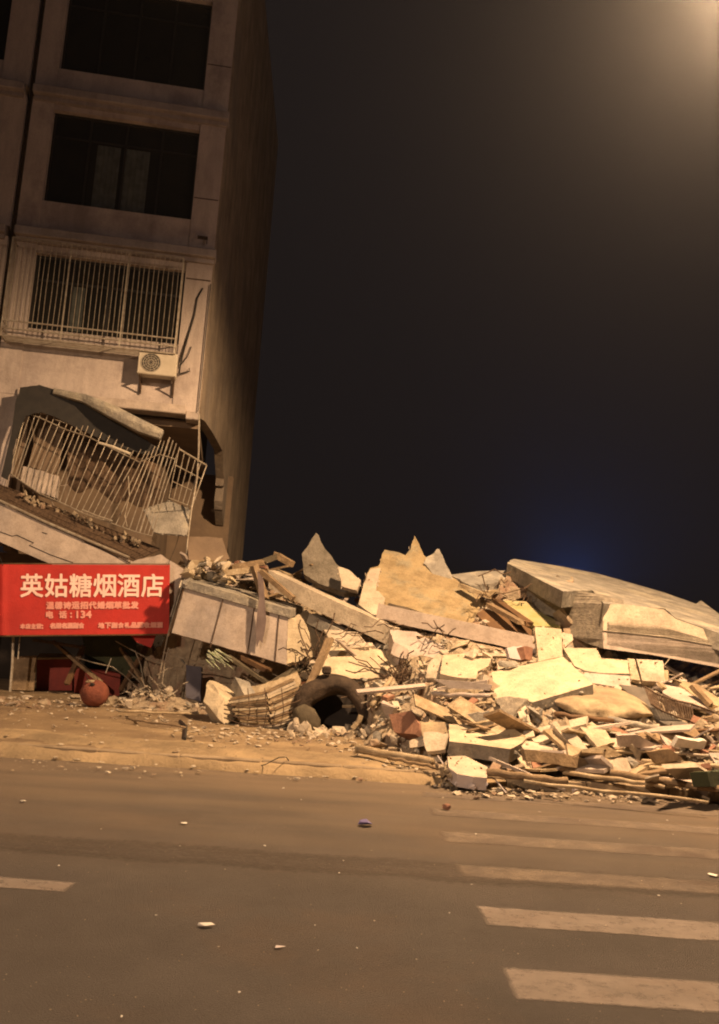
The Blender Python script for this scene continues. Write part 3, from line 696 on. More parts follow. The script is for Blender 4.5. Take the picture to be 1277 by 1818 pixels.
# leaning frame right of banner
m = MB(); 
for seg in ([(326, 1030), (300, 1120), (282, 1205)], [(290, 1158), (330, 1170), (395, 1186)], [(280, 1198), (300, 1186), (375, 1196)], [(300, 1150), (292, 1180), (288, 1215)]):
    m.tube([P(x, y, 18.6) for x, y in seg], .014, 5)
tag(m.build('steel_lattice', 'steel'), 'thin steel frame leaning between the banner and the fallen balcony box', 'metal frame')
m = MB()
for dx in (0, 4): m.tube([P(325+dx, 1020, 18.9), P(318+dx, 1045, 18.8), P(303+dx, 1095, 18.7)], .02, 5)
tag(m.build('steel_strip', 'steel'), 'rusty steel strips running down beside the banner\'s right edge', 'steel strip')
# red ball lantern
rl = empty('round_lantern', G(163, 1254, PZ), 'dusty red round lantern on the pavement in front of the shop', 'lantern')
c = G(163, 1256, PZ)+Vector((0, .1, .255)); m = MB(); nu, nvv = 36, 16; R0 = .27
for j in range(nvv+1):
    th = pi*j/nvv
    for i in range(nu):
        ph = 2*pi*i/nu; rr = R0*(1-.035*(1+cos(12*ph))*.5*sin(th)); m.v.append(c + Vector((rr*sin(th)*cos(ph), rr*sin(th)*sin(ph), R0*.94*cos(th))))
for j in range(nvv):
    for i in range(nu): m.f.append((j*nu+i, j*nu+(i+1) % nu, (j+1)*nu+(i+1) % nu, (j+1)*nu+i))
m.build('shell', 'redball', rl, smooth=True)
m = MB(); tt = c+Vector((-.08, -.14, .225)); scatter(m, ROCK[2], tt, (.17, .1, .12), Euler((.5, .2, 0))); m.build('torn_patch', 'palewood', rl)
m = MB(); scatter(m, ROCK[4], c+Vector((-.0, -.21, .17)), (.09, .06, .09), Euler((.5, .2, 0))); m.build('hole', 'dark', rl)
MB().tube([c+Vector((-.11, -.08, .22)), c+Vector((-.18, -.12, .33))], .008, 4).build('handle_wire', 'hose', rl)

# ------------------------------------------------------------------ fallen balcony box (left of the pile)
bb = empty('fallen_balcony_box', P(410, 1170, 18.0), 'tilted pinkish balcony box lying right of the red banner', 'balcony')
reg([(325, 1035), (520, 1090), (590, 1125), (570, 1166), (509, 1182), (300, 1125)], lambda x, y: 18.6)
reg([(300, 1125), (509, 1182), (520, 1200), (440, 1215), (360, 1205), (345, 1250), (285, 1215), (280, 1140)], lambda x, y: 19.2)
A, n = plane_fit([P(328, 1043, 18.4), P(512, 1095, 17.7), P(305, 1123, 18.25)])
if n.y > 0: n = -n
def OB(x, y): return onplane(x, y, A, n)
fc = [OB(328, 1043), OB(512, 1096), OB(509, 1180), OB(305, 1123)]
prism(jagged(fc, j=.006), -n*.14).build('front_panel', 'pink', bb)
m = MB()
for a, c2 in (((397, 1064), (374, 1150)), ((452, 1080), (440, 1162)), ((496, 1092), (489, 1176)), ((329, 1040), (300, 1130)), ((328, 1042), (512, 1095))):
    m.tube([OB(*a)+n*.02, OB((a[0]+c2[0])/2, (a[1]+c2[1])/2)+n*.02, OB(*c2)+n*.02], .011, 4)
m.build('trim_rods', 'rust', bb)
bk = Vector((.15, 1.0, .12))
prism([OB(326, 1044)+n*.05, OB(516, 1098)+n*.05, OB(516, 1098)+bk*1.2, OB(326, 1044)+bk*1.2], Vector((0, 0, .16))).build('top_slab', 'concrete', bb)
sdp = [OB(512, 1098), P(545, 1083, 18.4), P(588, 1128, 18.5), P(570, 1166, 18.3), OB(509, 1179)]
prism(jagged(sdp, j=.03), Vector((.05, .2, -.05))).build('side_panel', 'yellow', bb)
plate('shadow_strip', 'dark mauve strip standing in for a cast shadow on the fallen balcony box', 'shadow strip', [(457, 1012), (468, 1030), (470, 1060), (473, 1100), (466, 1142), (461, 1136), (456, 1150), (454, 1118), (460, 1062)], .01, M('mauve shadow', (.17, .13, .12), (.12, .09, .085), 5, .95), refs=[(460, 1012, 17.75), (473, 1100, 17.6), (454, 1118, 17.6)], jag=.008)  # thin dark strip built in place of a shadow falling on the panel
# things under box
beam('buried_plank', 'curved greyish plank caught under the fallen balcony box', 'plank', P(405, 1165, 17.8), P(475, 1212, 17.5), .16, .06, 'olive')
beam('buried_plank', 'dark round ended board sticking out beneath the fallen balcony box', 'plank', P(436, 1168, 17.9), P(478, 1190, 17.6), .3, .08, 'darkwood')
m = MB()
for _ in range(14):
    a = P(375+random.uniform(-10, 12), 1160+random.uniform(-8, 12), 17.7); m.tube([a, a+Vector((random.uniform(.1, .4), -.1, random.uniform(-.3, -.05)))], .02, 4, .006)
tag(m.build('green_scraps', M('green scraps', (.22, .27, .14), (.38, .38, .30), 14, .7)), 'green and white plastic scraps hanging below the fallen balcony box', 'scraps')
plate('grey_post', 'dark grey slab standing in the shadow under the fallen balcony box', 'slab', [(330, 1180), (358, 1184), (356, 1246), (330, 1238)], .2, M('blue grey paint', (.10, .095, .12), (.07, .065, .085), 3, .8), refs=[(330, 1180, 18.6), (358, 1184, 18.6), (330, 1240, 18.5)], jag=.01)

# ------------------------------------------------------------------ ridge and large slabs
def R3(*a): return list(a)
plate('wall_shard', 'grey triangular wall shard standing upright behind the long leaning beam', 'wall shard', [(561, 946), (566, 950), (570, 962), (577, 974), (586, 984), (598, 1002), (622, 1020), (641, 1033), (636, 1048), (611, 1052), (567, 1036), (539, 1018), (536, 983), (548, 968)], .24, 'dimwall', refs=[(561, 946, 19.9), (641, 1040, 19.3), (539, 1018, 19.5)], jag=.015, edge='rawedge')
plate('wall_shard', 'pale broken shard leaning against the grey triangular wall shard', 'wall shard', [(601, 1006), (620, 1012), (641, 1030), (634, 1048), (606, 1040)], .12, 'cream', refs=[(601, 1006, 19.1), (641, 1030, 18.9), (606, 1040, 18.85)], jag=.02)
plate('ceiling_slab', 'large ochre ceiling slab with ragged spiky top edge in the middle of the ridge', 'slab',
    [(645, 1036), (658, 1008), (672, 1005), (683, 976), (700, 979), (720, 986), (729, 975), (736, 951), (745, 966), (753, 986), (765, 996), (800, 1022), (862, 1066), (850, 1082), (840, 1106), (786, 1100), (723, 1078), (690, 1070), (683, 1099), (660, 1092), (636, 1074)],
    .22, 'ochre', refs=[(660, 1008, 19.6), (850, 1080, 18.6), (636, 1074, 18.3)], jag=.02, edge='cream')
plate('ceiling_slab', 'pale flat piece forming the left end of the large ochre slab', 'slab', [(658, 1010), (676, 1008), (668, 1045), (684, 1062), (682, 1098), (660, 1090), (637, 1073), (646, 1036)], .16, 'cream', refs=[(660, 1010, 19.3), (684, 1062, 18.4), (637, 1073, 18.1)], jag=.012)
plate('spiky_shard', 'ragged spiky shard poking up behind the ochre slab', 'shard', [(752, 1000), (757, 989), (768, 984), (777, 974), (786, 986), (790, 998), (798, 1012), (806, 1030), (770, 1020)], .12, 'concrete', refs=[(757, 989, 20.0), (786, 989, 20.0), (770, 1020, 19.6)], jag=.03)
plate('ridge_slab', 'dark flat slab on the ridge between ochre slab and roof slab', 'slab', [(800, 1020), (850, 1014), (905, 1012), (915, 1028), (870, 1036), (835, 1040)], .2, 'concrete', refs=[(800, 1020, 19.7), (910, 1014, 19.8), (850, 1040, 19.0)], jag=.04)
plate('tilted_board', 'brown wooden board tilted below the ridge left of the roof slab', 'board', [(846, 1090), (862, 1080), (902, 1096), (945, 1118), (943, 1138), (905, 1128), (868, 1112)], .07, 'darkwood', refs=[(846, 1090, 17.6), (945, 1120, 17.1), (868, 1112, 17.2)], jag=.01)
plate('tilted_board', 'mossy yellow green board sloping above the brown tilted board', 'board', [(895, 1066), (935, 1068), (955, 1085), (985, 1100), (995, 1112), (950, 1112), (930, 1100)], .08, M('mossy plaster', (.40, .33, .19), (.27, .26, .10), 3, .9, .3), refs=[(895, 1066, 18.2), (985, 1100, 17.5), (930, 1105, 17.2)], jag=.02)
for i, (a, c2) in enumerate((((850, 1056), (880, 1050)), ((870, 1075), (925, 1105)), ((880, 1066), (940, 1108)), ((860, 1046), (915, 1050)), ((820, 1040), (870, 1060)))):
    beam('splintered_plank', ('short pale plank on the ridge below the dark flat slab', 'splintered plank sloping just above the brown tilted board', 'dark splintered plank sloping beside the mossy board', 'grey horizontal plank under the ridge left of the roof slab', 'slanting plank resting on the right end of the ochre slab')[i], 'plank', MP(*a, .25), MP(*c2, .25), .16, .08, ('palewood', 'wood', 'darkwood', 'concrete', 'palewood')[i])
# long beams
beam('concrete_beam', 'long pale concrete beam sloping down from the ridge to the pile centre', 'concrete beam', P(488, 1030, 18.6), P(706, 1132, 17.3), .5, .34, 'cream')
beam('concrete_beam', 'pinkish concrete beam lying below the ochre slab', 'concrete beam', P(684, 1088, 17.7), P(955, 1146, 16.6), .42, .30, 'pink')
plate('broken_slab', 'pinkish slab piece continuing the long pale beam at the pile centre', 'slab', [(692, 1118), (740, 1122), (795, 1150), (770, 1168), (748, 1164), (722, 1168), (700, 1140)], .45, 'pink', refs=[(692, 1118, 17.0), (795, 1150, 16.6), (722, 1168, 16.5)], jag=.02, ext=(0, .25, -.55))
beam('concrete_beam', 'grey ledge beam under the long pale beam right of the balcony box', 'concrete beam', P(556, 1098, 18.2), P(612, 1128, 17.7), .34, .2, 'concrete')
plate('broken_slab', 'small grey white slab wedged under the long pale beam', 'slab', [(575, 1118), (635, 1122), (655, 1148), (620, 1150), (590, 1138)], .1, 'cream', refs=[(575, 1118, 17.4), (635, 1122, 17.2), (620, 1150, 16.9)])
beam('wood_beam', 'dark timber stub standing above the shadow strip on the balcony box', 'timber', P(452, 1006, 18.4), P(470, 1064, 18.0), .14, .12, 'wood')
beam('wood_beam', 'dark timber branching down right from the ridge beside the balcony box', 'timber', P(466, 1016, 18.3), P(520, 1062, 17.9), .12, .1, 'wood')
for i, (a, c2, y1, y2, mt) in enumerate((((408, 1008), (470, 998), 18.8, 18.9, 'wood'), ((470, 996), (497, 986), 18.9, 19.0, 'olive'), ((492, 986), (521, 1003), 19.0, 18.8, 'wood'), ((345, 1000), (405, 1000), 19, 19, 'palewood'), ((400, 1018), (452, 1012), 18.5, 18.5, 'palewood'))):
    beam('ridge_plank', ('brown plank lying nearly level on the ridge beside the torn building', 'greenish plank rising to the small peak above the balcony box', 'brown plank falling right from the small peak above the balcony box', 'pale plank at the foot of the torn building corner', 'pale plank over the top edge of the balcony box')[i], 'plank', P(*a, y1), P(*c2, y2), .2, .12, mt)
# big roof slab on the right
reg([(901, 1000), (1000, 1006), (1121, 1035), (1245, 1066), (1330, 1118), (1345, 1206), (1277, 1185), (1160, 1163), (1072, 1151), (1040, 1142), (1017, 1130), (990, 1100), (940, 1066)], lambda x, y: 19.0)
rs = empty('roof_slab', P(1130, 1160, 16.5), 'huge broken roof slab lying tilted at the right end of the pile', 'roof slab')
tp = [(901, 1000), (912, 992), (1000, 1006), (1060, 1018), (1121, 1035), (1180, 1052), (1236, 1072), (1245, 1066), (1277, 1090), (1330, 1118), (1330, 1140), (1277, 1124), (1200, 1097), (1180, 1080), (1072, 1071), (1052, 1048), (1000, 1050), (960, 1030), (930, 1014)]
a_, n_ = plane_fit([P(905, 1000, 19.4), P(1300, 1100, 19.0), P(1130, 1082, 16.6)])
ring = [onplane(x, y, a_, n_) for x, y in tp]
prism(jagged(ring, j=.03), Vector((0, .12, -.3))).build('top', 'concrete', rs)
fa, fn = plane_fit([P(1070, 1072, 16.5), P(1277, 1120, 16.3), P(1072, 1151, 16.4)])
def RF(x, y): return onplane(x, y, fa, fn)
f1 = [RF(1070, 1072), RF(1125, 1074), RF(1178, 1082), RF(1200, 1099), RF(1277, 1126), RF(1345, 1148), RF(1345, 1166), RF(1277, 1147), RF(1180, 1130), RF(1071, 1119)]
prism(jagged(f1, j=.01), Vector((.05, .5, .02))).build('fascia', 'cream', rs)
f2 = [RF(1070, 1121), RF(1180, 1132), RF(1277, 1149), RF(1345, 1168), RF(1345, 1206), RF(1277, 1185), RF(1160, 1163), RF(1072, 1151)]
prism(jagged(f2, j=.006), Vector((.05, .5, .02))).build('fascia', 'pink', rs)
m = MB()
for p_, q_ in zip(f2, [v+Vector((0, -.04, .03)) for v in f2]): pass
m.tube([RF(1070, 1120)+Vector((0, -.01, 0)), RF(1180, 1131)+Vector((0, -.01, 0)), RF(1277, 1148)+Vector((0, -.01, 0)), RF(1345, 1167)+Vector((0, -.01, 0))], .014, 4); m.build('groove', 'rawedge', rs)
sd1 = [P(1000, 1048, 17.6), P(1030, 1050, 17.4), P(1071, 1060, 16.7), RF(1070, 1072), RF(1072, 1151), P(1040, 1142, 16.9), P(1017, 1130, 17.2), P(990, 1102, 17.7)]
prism(jagged(sd1, j=.03), Vector((.5, .35, 0))).build('broken_side', 'rawedge', rs)
sd2 = [P(903, 1002, 19.2), P(930, 1014, 18.7), P(960, 1030, 18.2), P(1000, 1050, 17.6), P(1008, 1085, 17.6), P(985, 1096, 17.8), P(965, 1090, 18.1), P(938, 1062, 18.6), P(915, 1030, 19)]
prism(jagged(sd2, j=.03), Vector((.4, .35, 0))).build('broken_side', 'concrete', rs)
# inner mass of slab so that nothing shows through
m = MB()
for _ in range(260):
    px_ = random.uniform(985, 1345); s_ = random.uniform(.12, .45); top_ = lerp([(985, 1100), (1072, 1150), (1345, 1205)], px_)
    scatter(m, random.choice(ROCK), P(px_, top_+random.uniform(-6, 34), random.uniform(17.2, 18.6)), (s_*1.5, s_, s_*.8), Euler((random.random()*3, random.random()*3, 0)))
for _ in range(120):
    s_ = random.uniform(.2, .5); scatter(m, random.choice(ROCK), P(random.uniform(885, 1010), random.uniform(1036, 1120), random.uniform(18.6, 19.6)), (s_*1.5, s_, s_*.8), Euler((random.random()*3, random.random()*3, 0)))
tag(m.build('packed_rubble', 'rubble'), 'packed dark rubble filling the gap beneath the huge roof slab', 'rubble', kind='stuff')
prism([RF(1078, 1085), RF(1340, 1160), RF(1340, 1190), RF(1078, 1145)], Vector((0, 1.6, .3))).build('core', 'rawedge', rs)
# bright slabs
plate('cream_slab', 'bright yellow slab lying behind the dark arched mattress', 'slab', [(588, 1141), (640, 1148), (678, 1154), (723, 1168), (712, 1192), (690, 1204), (566, 1206), (572, 1170)], .16, 'yellow', refs=[(588, 1141, 17.0), (723, 1168, 16.8), (600, 1202, 16.2)], jag=.012, edge='cream')
plate('cream_slab', 'boxy pale block at the centre of the pile right of the small grilles', 'block', [(786, 1163), (830, 1160), (876, 1162), (868, 1182), (848, 1192), (846, 1205), (815, 1203), (782, 1196)], .3, 'yellow', refs=[(786, 1163, 16.2), (876, 1162, 16.1), (782, 1196, 15.5)], jag=.012, ext=(0, .2, -.32), edge='cream')
plate('cream_slab', 'narrow pale slab leaning left of the boxy pale block', 'slab', [(760, 1180), (778, 1160), (786, 1164), (781, 1207), (756, 1204)], .14, 'cream', refs=[(760, 1180, 15.9), (786, 1164, 15.9), (781, 1207, 15.5)], jag=.015)
plate('cream_slab', 'brightest large yellow slab tilted to the left in the pile centre right', 'slab', [(873, 1193), (935, 1180), (1000, 1166), (1010, 1175), (1053, 1215), (1000, 1231), (945, 1247), (935, 1243), (912, 1262), (899, 1282), (888, 1262), (879, 1240)], .16, 'yellow', refs=[(873, 1193, 15.3), (1053, 1215, 14.4), (899, 1282, 13.6)], jag=.010, edge='concrete')
plate('broken_corner', 'crumbled grey corner at the lower tip of the brightest yellow slab', 'broken corner', [(880, 1240), (905, 1236), (938, 1241), (915, 1262), (900, 1283), (889, 1266)], .08, 'rawedge', refs=[(880, 1240, 14.25), (938, 1241, 13.9), (900, 1283, 13.45)], jag=.03)
plate('cream_slab', 'small square pale slab standing upright below the roof slab', 'slab', [(950, 1113), (997, 1117), (999, 1166), (975, 1170), (956, 1175)], .12, 'yellow', refs=[(950, 1113, 16.1), (997, 1117, 16.1), (956, 1175, 15.8)], jag=.008)
plate('cream_slab', 'crumbling pale piece right of the small square upright slab', 'slab', [(998, 1122), (1016, 1126), (1018, 1136), (1008, 1146), (1000, 1150)], .12, 'cream', refs=[(998, 1122, 16.15), (1018, 1128, 16.15), (1000, 1150, 16.0)], jag=.03)
plate('cream_slab', 'pale stepped slab between square slab and roof slab', 'slab', [(1000, 1150), (1059, 1151), (1068, 1169), (1115, 1172), (1118, 1196), (1070, 1195), (1040, 1191), (1020, 1182)], .16, 'yellow', refs=[(1000, 1150, 16.0), (1115, 1172, 15.7), (1030, 1190, 15.3)], jag=.008, ext=(0, .1, -.28), edge='concrete')
plate('layered_slab', 'layered grey brown slab edge under the pale stepped slab', 'slab', [(1024, 1192), (1118, 1200), (1120, 1222), (1085, 1218), (1045, 1212)], .2, 'pink', refs=[(1024, 1192, 15.3), (1118, 1200, 15.2), (1060, 1216, 15.1)], jag=.01)
plate('pale_block', 'pale square block under the front edge of the roof slab', 'block', [(1130, 1170), (1177, 1173), (1181, 1212), (1140, 1208)], .3, 'cream', refs=[(1130, 1170, 15.7), (1177, 1173, 15.6), (1135, 1208, 15.5)], jag=.008)
plate('pale_block', 'narrow pale upright block left of the square block under the roof slab', 'block', [(1114, 1169), (1127, 1170), (1137, 1208), (1120, 1206)], .25, 'yellow', refs=[(1114, 1169, 15.7), (1127, 1170, 15.7), (1120, 1206, 15.5)], jag=.006)
plate('front_block', 'large pale block with dark front face at the pile front', 'block', [(797, 1286), (845, 1286), (893, 1291), (895, 1299), (942, 1301), (928, 1318), (906, 1330), (850, 1322), (798, 1316)], .4, 'yellow', refs=[(797, 1286, 13.9), (893, 1291, 13.8), (798, 1316, 12.9)], jag=.008, ext=(0, .1, -.19), edge='concrete')
plate('low_slab', 'low pale slab right of the large front block', 'slab', [(900, 1300), (960, 1305), (1000, 1318), (985, 1335), (930, 1330)], .12, 'cream', refs=[(900, 1300, 13.5), (1000, 1318, 13.2), (930, 1330, 12.7)], jag=.03)
reg([(768, 1350), (795, 1340), (868, 1360), (866, 1400), (800, 1392), (770, 1388)], lambda x, y: 11.6)
reg([(797, 1286), (945, 1300), (945, 1330), (906, 1350), (797, 1345)], lambda x, y: 14.0)
wb = empty('white_block', G(820, 1398), 'whitish broken block with lilac tiled front at the edge of the road', 'block')
plate('top', None, None, [(795, 1343), (826, 1342), (866, 1362), (865, 1381), (840, 1379), (812, 1374), (796, 1362)], .2, 'cream', refs=[(795, 1343, 11.5), (866, 1362, 11.2), (812, 1374, 10.65)], jag=.006, parent=wb, ext=(0, .04, -.15), edge='lilac')
m = MB()
for _ in range(34):
    q = P(random.uniform(772, 803), random.uniform(1356, 1388), 10.75+random.uniform(0, .5)); s = random.uniform(.04, .12); q.z = max(q.z, .04); scatter(m, random.choice(ROCK), q, (s, s, s), Euler((random.random()*3, 1, 1)))
ce = m.build('crumbled_end', 'rubble', wb); ce['kind'] = 'stuff'; ce['label'] = 'crumbled concrete at the left end of the block'

# ------------------------------------------------------------------ tarpaulin / draped sheet
def drape(name, label, cat, outline_top, outline_bot, lift, mat, bulge=.3):
    m = MB(); n = 28; k = 10
    for i in range(n+1):
        t = i/n; a = pl(outline_top, t); c2 = pl(outline_bot, t)
        for j in range(k+1):
            v = j/k; x = a[0]*(1-v)+c2[0]*v; y = a[1]*(1-v)+c2[1]*v
            dd = md(x, y, 0)-lift-bulge*sin(pi*v)*sin(pi*t)**.5+.10*noise.noise((x*.03, y*.05, 0))
            m.v.append(P(x, y, dd))
    reg(outline_top+outline_bot[::-1], lambda x, y: md(x, y)-.1)
    for i in range(n):
        for j in range(k): a = i*(k+1)+j; m.f.append((a, a+1, a+k+2, a+k+1))
    nv = len(m.v); m.add([v+Vector((0, .05, -.02)) for v in m.v], [tuple(reversed(f)) for f in m.f])
    return tag(m.build(name, mat, smooth=True), label, cat)
drape('dusty_sheet', 'rounded dusty tan sheet bulging below the brightest yellow slab', 'sheet', [(985, 1243), (1023, 1226), (1060, 1220), (1090, 1221), (1131, 1234), (1150, 1252), (1160, 1268)], [(990, 1250), (1020, 1266), (1060, 1272), (1090, 1274), (1120, 1274), (1145, 1272), (1160, 1270)], .15, 'tarp', .35)

# ------------------------------------------------------------------ dark arched mattress
mt = empty('arched_mattress', G(590, 1300, PZ), 'dark brown mattress arched over a black hollow at the pile front', 'mattress')
YM = 15.6
reg([(524, 1250), (530, 1215), (560, 1200), (600, 1196), (640, 1208), (662, 1240), (662, 1290), (648, 1320), (628, 1318), (630, 1292), (610, 1296), (560, 1298), (530, 1300)], lambda x, y: 16.35)
arc = [(545, 1290, .13), (537, 1272, .21), (535, 1252, .27), (544, 1235, .30), (560, 1224, .30), (580, 1216, .28), (600, 1214, .26), (618, 1219, .24), (634, 1232, .22), (645, 1252, .19), (650, 1274, .15), (646, 1294, .11), (639, 1310, .07)]
m = MB(); nr = 16
pp = [P(x, y, YM+.25*abs(sin(i*.3))) for i, (x, y, r) in enumerate(arc)]
for i, (x, y, r) in enumerate(arc):
    t = (pp[min(i+1, len(pp)-1)]-pp[max(i-1, 0)]).normalized(); bdir = Vector((0, 1, 0)); nn_ = t.cross(bdir).normalized()
    for k in range(nr):
        an = 2*pi*k/nr; rr = r*(1+.26*noise.noise((i*.7, k*.6, 0))+.14*noise.noise((i*1.9, k*1.5, 7)))
        rr *= .86; m.v.append(pp[i] + nn_*rr*cos(an)*.82 + bdir*rr*sin(an)*1.5)
for i in range(len(arc)-1):
    for k in range(nr): m.f.append((i*nr+k, i*nr+(k+1) % nr, (i+1)*nr+(k+1) % nr, (i+1)*nr+k))
m.f += [tuple(range(nr)), tuple((len(arc)-1)*nr+k for k in range(nr))]
o = m.build('cover', 'cloth', mt, smooth=True); sm = o.modifiers.new('s', 'SUBSURF'); sm.levels = 1; sm.render_levels = 2
m = MB(); lobe = [(531, 1254, .10), (535, 1264, .17), (541, 1273, .20), (549, 1281, .20), (557, 1289, .16), (563, 1296, .08)]
lp = [P(x, y, YM-.28) for x, y, r in lobe]
for i, (x, y, r) in enumerate(lobe):
    t = (lp[min(i+1, 5)]-lp[max(i-1, 0)]).normalized(); b_ = Vector((0, 1, 0)); n2 = t.cross(b_).normalized()
    for k in range(14):
        an = 2*pi*k/14; rr = r*(1+.30*noise.noise((i*.8, k*.8, 5))); m.v.append(lp[i]+n2*rr*cos(an)+b_*rr*sin(an)*.9)
for i in range(5):
    for k in range(14): m.f.append((i*14+k, i*14+(k+1) % 14, (i+1)*14+(k+1) % 14, (i+1)*14+k))
m.f += [tuple(range(14)), tuple(70+k for k in range(14))]
m.build('padded_end', 'olive', mt, smooth=True)
m = MB()
for dx in (-8, -3, 3, 8): m.tube([P(640+dx*.6, 1300, YM), P(637+dx, 1316, YM-.05), P(637+dx*1.2, 1322+random.uniform(-6, 3), YM-.08)], .05, 6, .02)
m.build('frayed_end', 'cloth', mt, smooth=True)
MB().box(pp[5].x-.09, pp[5].x+.07, YM-.05, YM+.1, pp[5].z+.19, pp[5].z+.33).build('strap_knot', 'cloth', mt, bevel=.03)
m = MB()
for _ in range(150):
    px_ = random.choice((random.gauss(540, 14), random.gauss(646, 9), random.uniform(530, 655))); s_ = random.uniform(.03, .17)
    q_ = G(px_, 1300+random.gauss(0, 5), PZ); q_.z += random.random()*.16*(1 if px_ < 565 or px_ > 632 else .2); scatter(m, random.choice(ROCK), q_, (s_*1.4, s_, s_*.8), Euler((random.random()*3, random.random()*3, 0)))
tag(m.build('foot_rubble', 'cream'), 'pale rubble half burying both feet of the arched mattress', 'rubble', kind='stuff')
plate('dark_void_sheet', 'black shade sheet darkening the hollow under the arched mattress', 'shade sheet', [(556, 1225), (600, 1222), (636, 1230), (648, 1290), (600, 1300), (552, 1296)], .05, 'dark', refs=[(556, 1225, 16.3), (636, 1225, 16.3), (600, 1300, 16.1)], jag=.03)  # black sheet put behind the arch to stand for the hollow's shade
tag(MB().tube([P(610, 1232, 15.9), P(622, 1238, 15.9), P(632, 1236, 15.9)], .03, 5).tube([P(608, 1254, 15.9), P(630, 1254, 15.9)], .025, 5).tube([P(626, 1294, 15.3), P(636, 1284, 15.3), (P(641, 1270, 15.3))], .05, 6).build('pale_scrap', 'palewood'), 'pale bent scraps inside the hollow under the arched mattress', 'scrap')
beam('leaning_post', 'narrow brown timber post leaning left behind the arched mattress', 'post', P(587, 1133, 16.2), P(548, 1222, 15.6), .12, .1, 'wood')

# ------------------------------------------------------------------ wrapped bundle left of the mattress
bm = bmesh.new()
for x, y, Y in ((372, 1206, 16.5), (396, 1216, 16.6), (420, 1233, 16.5), (437, 1262, 16.2), (402, 1288, 15.6), (384, 1272, 15.6), (362, 1244, 15.9), (366, 1222, 16.2), (399, 1240, 15.75), (426, 1248, 16.05), (410, 1290, 16.0), (380, 1292, 16.1), (372, 1214, 16.9), (425, 1240, 17.0), (366, 1262, 16.6)): bm.verts.new(P(x, y, Y))
bmesh.ops.convex_hull(bm, input=list(bm.verts)); bmesh.ops.delete(bm, geom=[v for v in bm.verts if not v.link_faces], context='VERTS')
bmesh.ops.subdivide_edges(bm, edges=list(bm.edges), cuts=2, use_grid_fill=True)
for v in bm.verts: v.co += Vector((noise.noise(v.co*7), noise.noise(v.co*7+Vector((5, 0, 0))), noise.noise(v.co*7+Vector((0, 5, 0)))))*.035
bm.verts.index_update(); m = MB().add([v.co.copy() for v in bm.verts], [tuple(v.index for v in f.verts) for f in bm.faces]); bm.free()
tag(m.build('broken_block', 'yellow'), 'yellow triangular broken block at the left foot of the pile', 'block')
beam('small_block', 'short grey concrete post stuck upright behind the yellow triangular block', 'block', P(425, 1213, 16.3), P(446, 1252, 15.9), .24, .22, 'concrete')
reg([(362, 1240), (372, 1206), (530, 1190), (540, 1215), (548, 1295), (400, 1290)], lambda x, y: 16.3)
bd = empty('slat_bundle', P(480, 1285, 15.7), 'curved bundle of pale wooden slats and books bound by rods left of the mattress', 'bundle')
for k in range(15):
    t = k/14; x0 = 412+t*14+random.uniform(-6, 6); y0 = 1240+t*46; x1 = 528-t*4+random.uniform(-8, 4); y1 = 1206+t*72
    ym = 15.9-.35*t; mid = ((x0+x1)/2+6, (y0+y1)/2+6+5*t)
    m = MB(); pts_ = [P(x0, y0, ym), P(*mid, ym-.05), P(x1, y1, ym+.1)]
    for a, c2 in zip(pts_, pts_[1:]): m.bar(a, c2, random.uniform(.12, .3), random.uniform(.02, .05))
    m.build('slat', ('palewood', 'cream', 'yellow', 'wood')[k % 4 if k % 5 else 3], bd)
m = MB()
for t in (.25, .5, .75, 1): m.tube([P(398, 1244+30*t, 15.5), P(440, 1246+44*t, 15.3), P(490, 1236+50*t, 15.3), P(534, 1212+62*t, 15.4)], .011, 4)
for q in (440, 470, 500): m.tube([P(q, 1222, 15.6), P(q+4, 1262, 15.3), P(q-2, 1292, 15.4)], .010, 4)
m.build('binding_rods', 'rust', bd)
tag(MB().tube([P(388, 1293, 15.6), P(430, 1303, 15.3), P(480, 1305, 15.2), P(552, 1300, 15.2)], .05, 6, .07).tube([P(400, 1287, 15.6), P(450, 1296, 15.35), P(545, 1293, 15.3)], .035, 5).build('flattened_hose', 'hose'), 'flattened dark hose curving under the slat bundle', 'hose')
plate('cardboard_sheet', 'ragged pale cardboard sheet standing behind the slat bundle', 'cardboard', [(430, 1222), (470, 1214), (528, 1192), (534, 1206), (520, 1240), (460, 1256), (440, 1250)], .05, 'palewood', refs=[(430, 1222, 16.2), (528, 1192, 16.3), (440, 1250, 16.0)], jag=.04)
plate('green_plank', 'greenish split plank lying above the slat bundle', 'plank', [(474, 1212), (520, 1185), (540, 1168), (545, 1176), (520, 1198), (480, 1220)], .08, 'olive', refs=[(474, 1212, 16.4), (545, 1170, 16.9), (500, 1208, 16.3)], jag=.02)

# ------------------------------------------------------------------ rebar tangles and small grilles
def tangle(name, label, c, n, spread, r, mat, length, Y, seed, bias=(0, 0)):
    rnd = random.Random(seed); m = MB()
    for _ in range(n):
        an = rnd.uniform(0, 2*pi); L = length*rnd.uniform(.4, 1.1)
        a = (c[0]+rnd.gauss(0, spread[0]), c[1]+rnd.gauss(0, spread[1])); dx = cos(an)*L+bias[0]*rnd.random(); dy = sin(an)*L*.6+bias[1]*rnd.random()
        pts_ = [P(a[0]+dx*t, a[1]+dy*t-rnd.uniform(-6, 9)*sin(pi*t), Y+rnd.uniform(-.3, .3)*t) for t in (0, .25, .5, .75, 1)]
        m.tube(pts_, r*rnd.uniform(.7, 1.3), 5)
    return tag(m.build(name, mat), label, 'rebar')
tangle('rebar_tangle', 'tangle of thin rusty rods fanning left over the bright yellow slab', (698, 1205), 30, (8, 6), .010, 'rust', 80, 15.7, 3, (-60, -18))
tangle('rebar_tangle', 'dense knot of dark rods and rags right of the balcony box', (545, 1178), 34, (10, 16), .012, 'rust', 34, 16.6, 5, (0, -22))
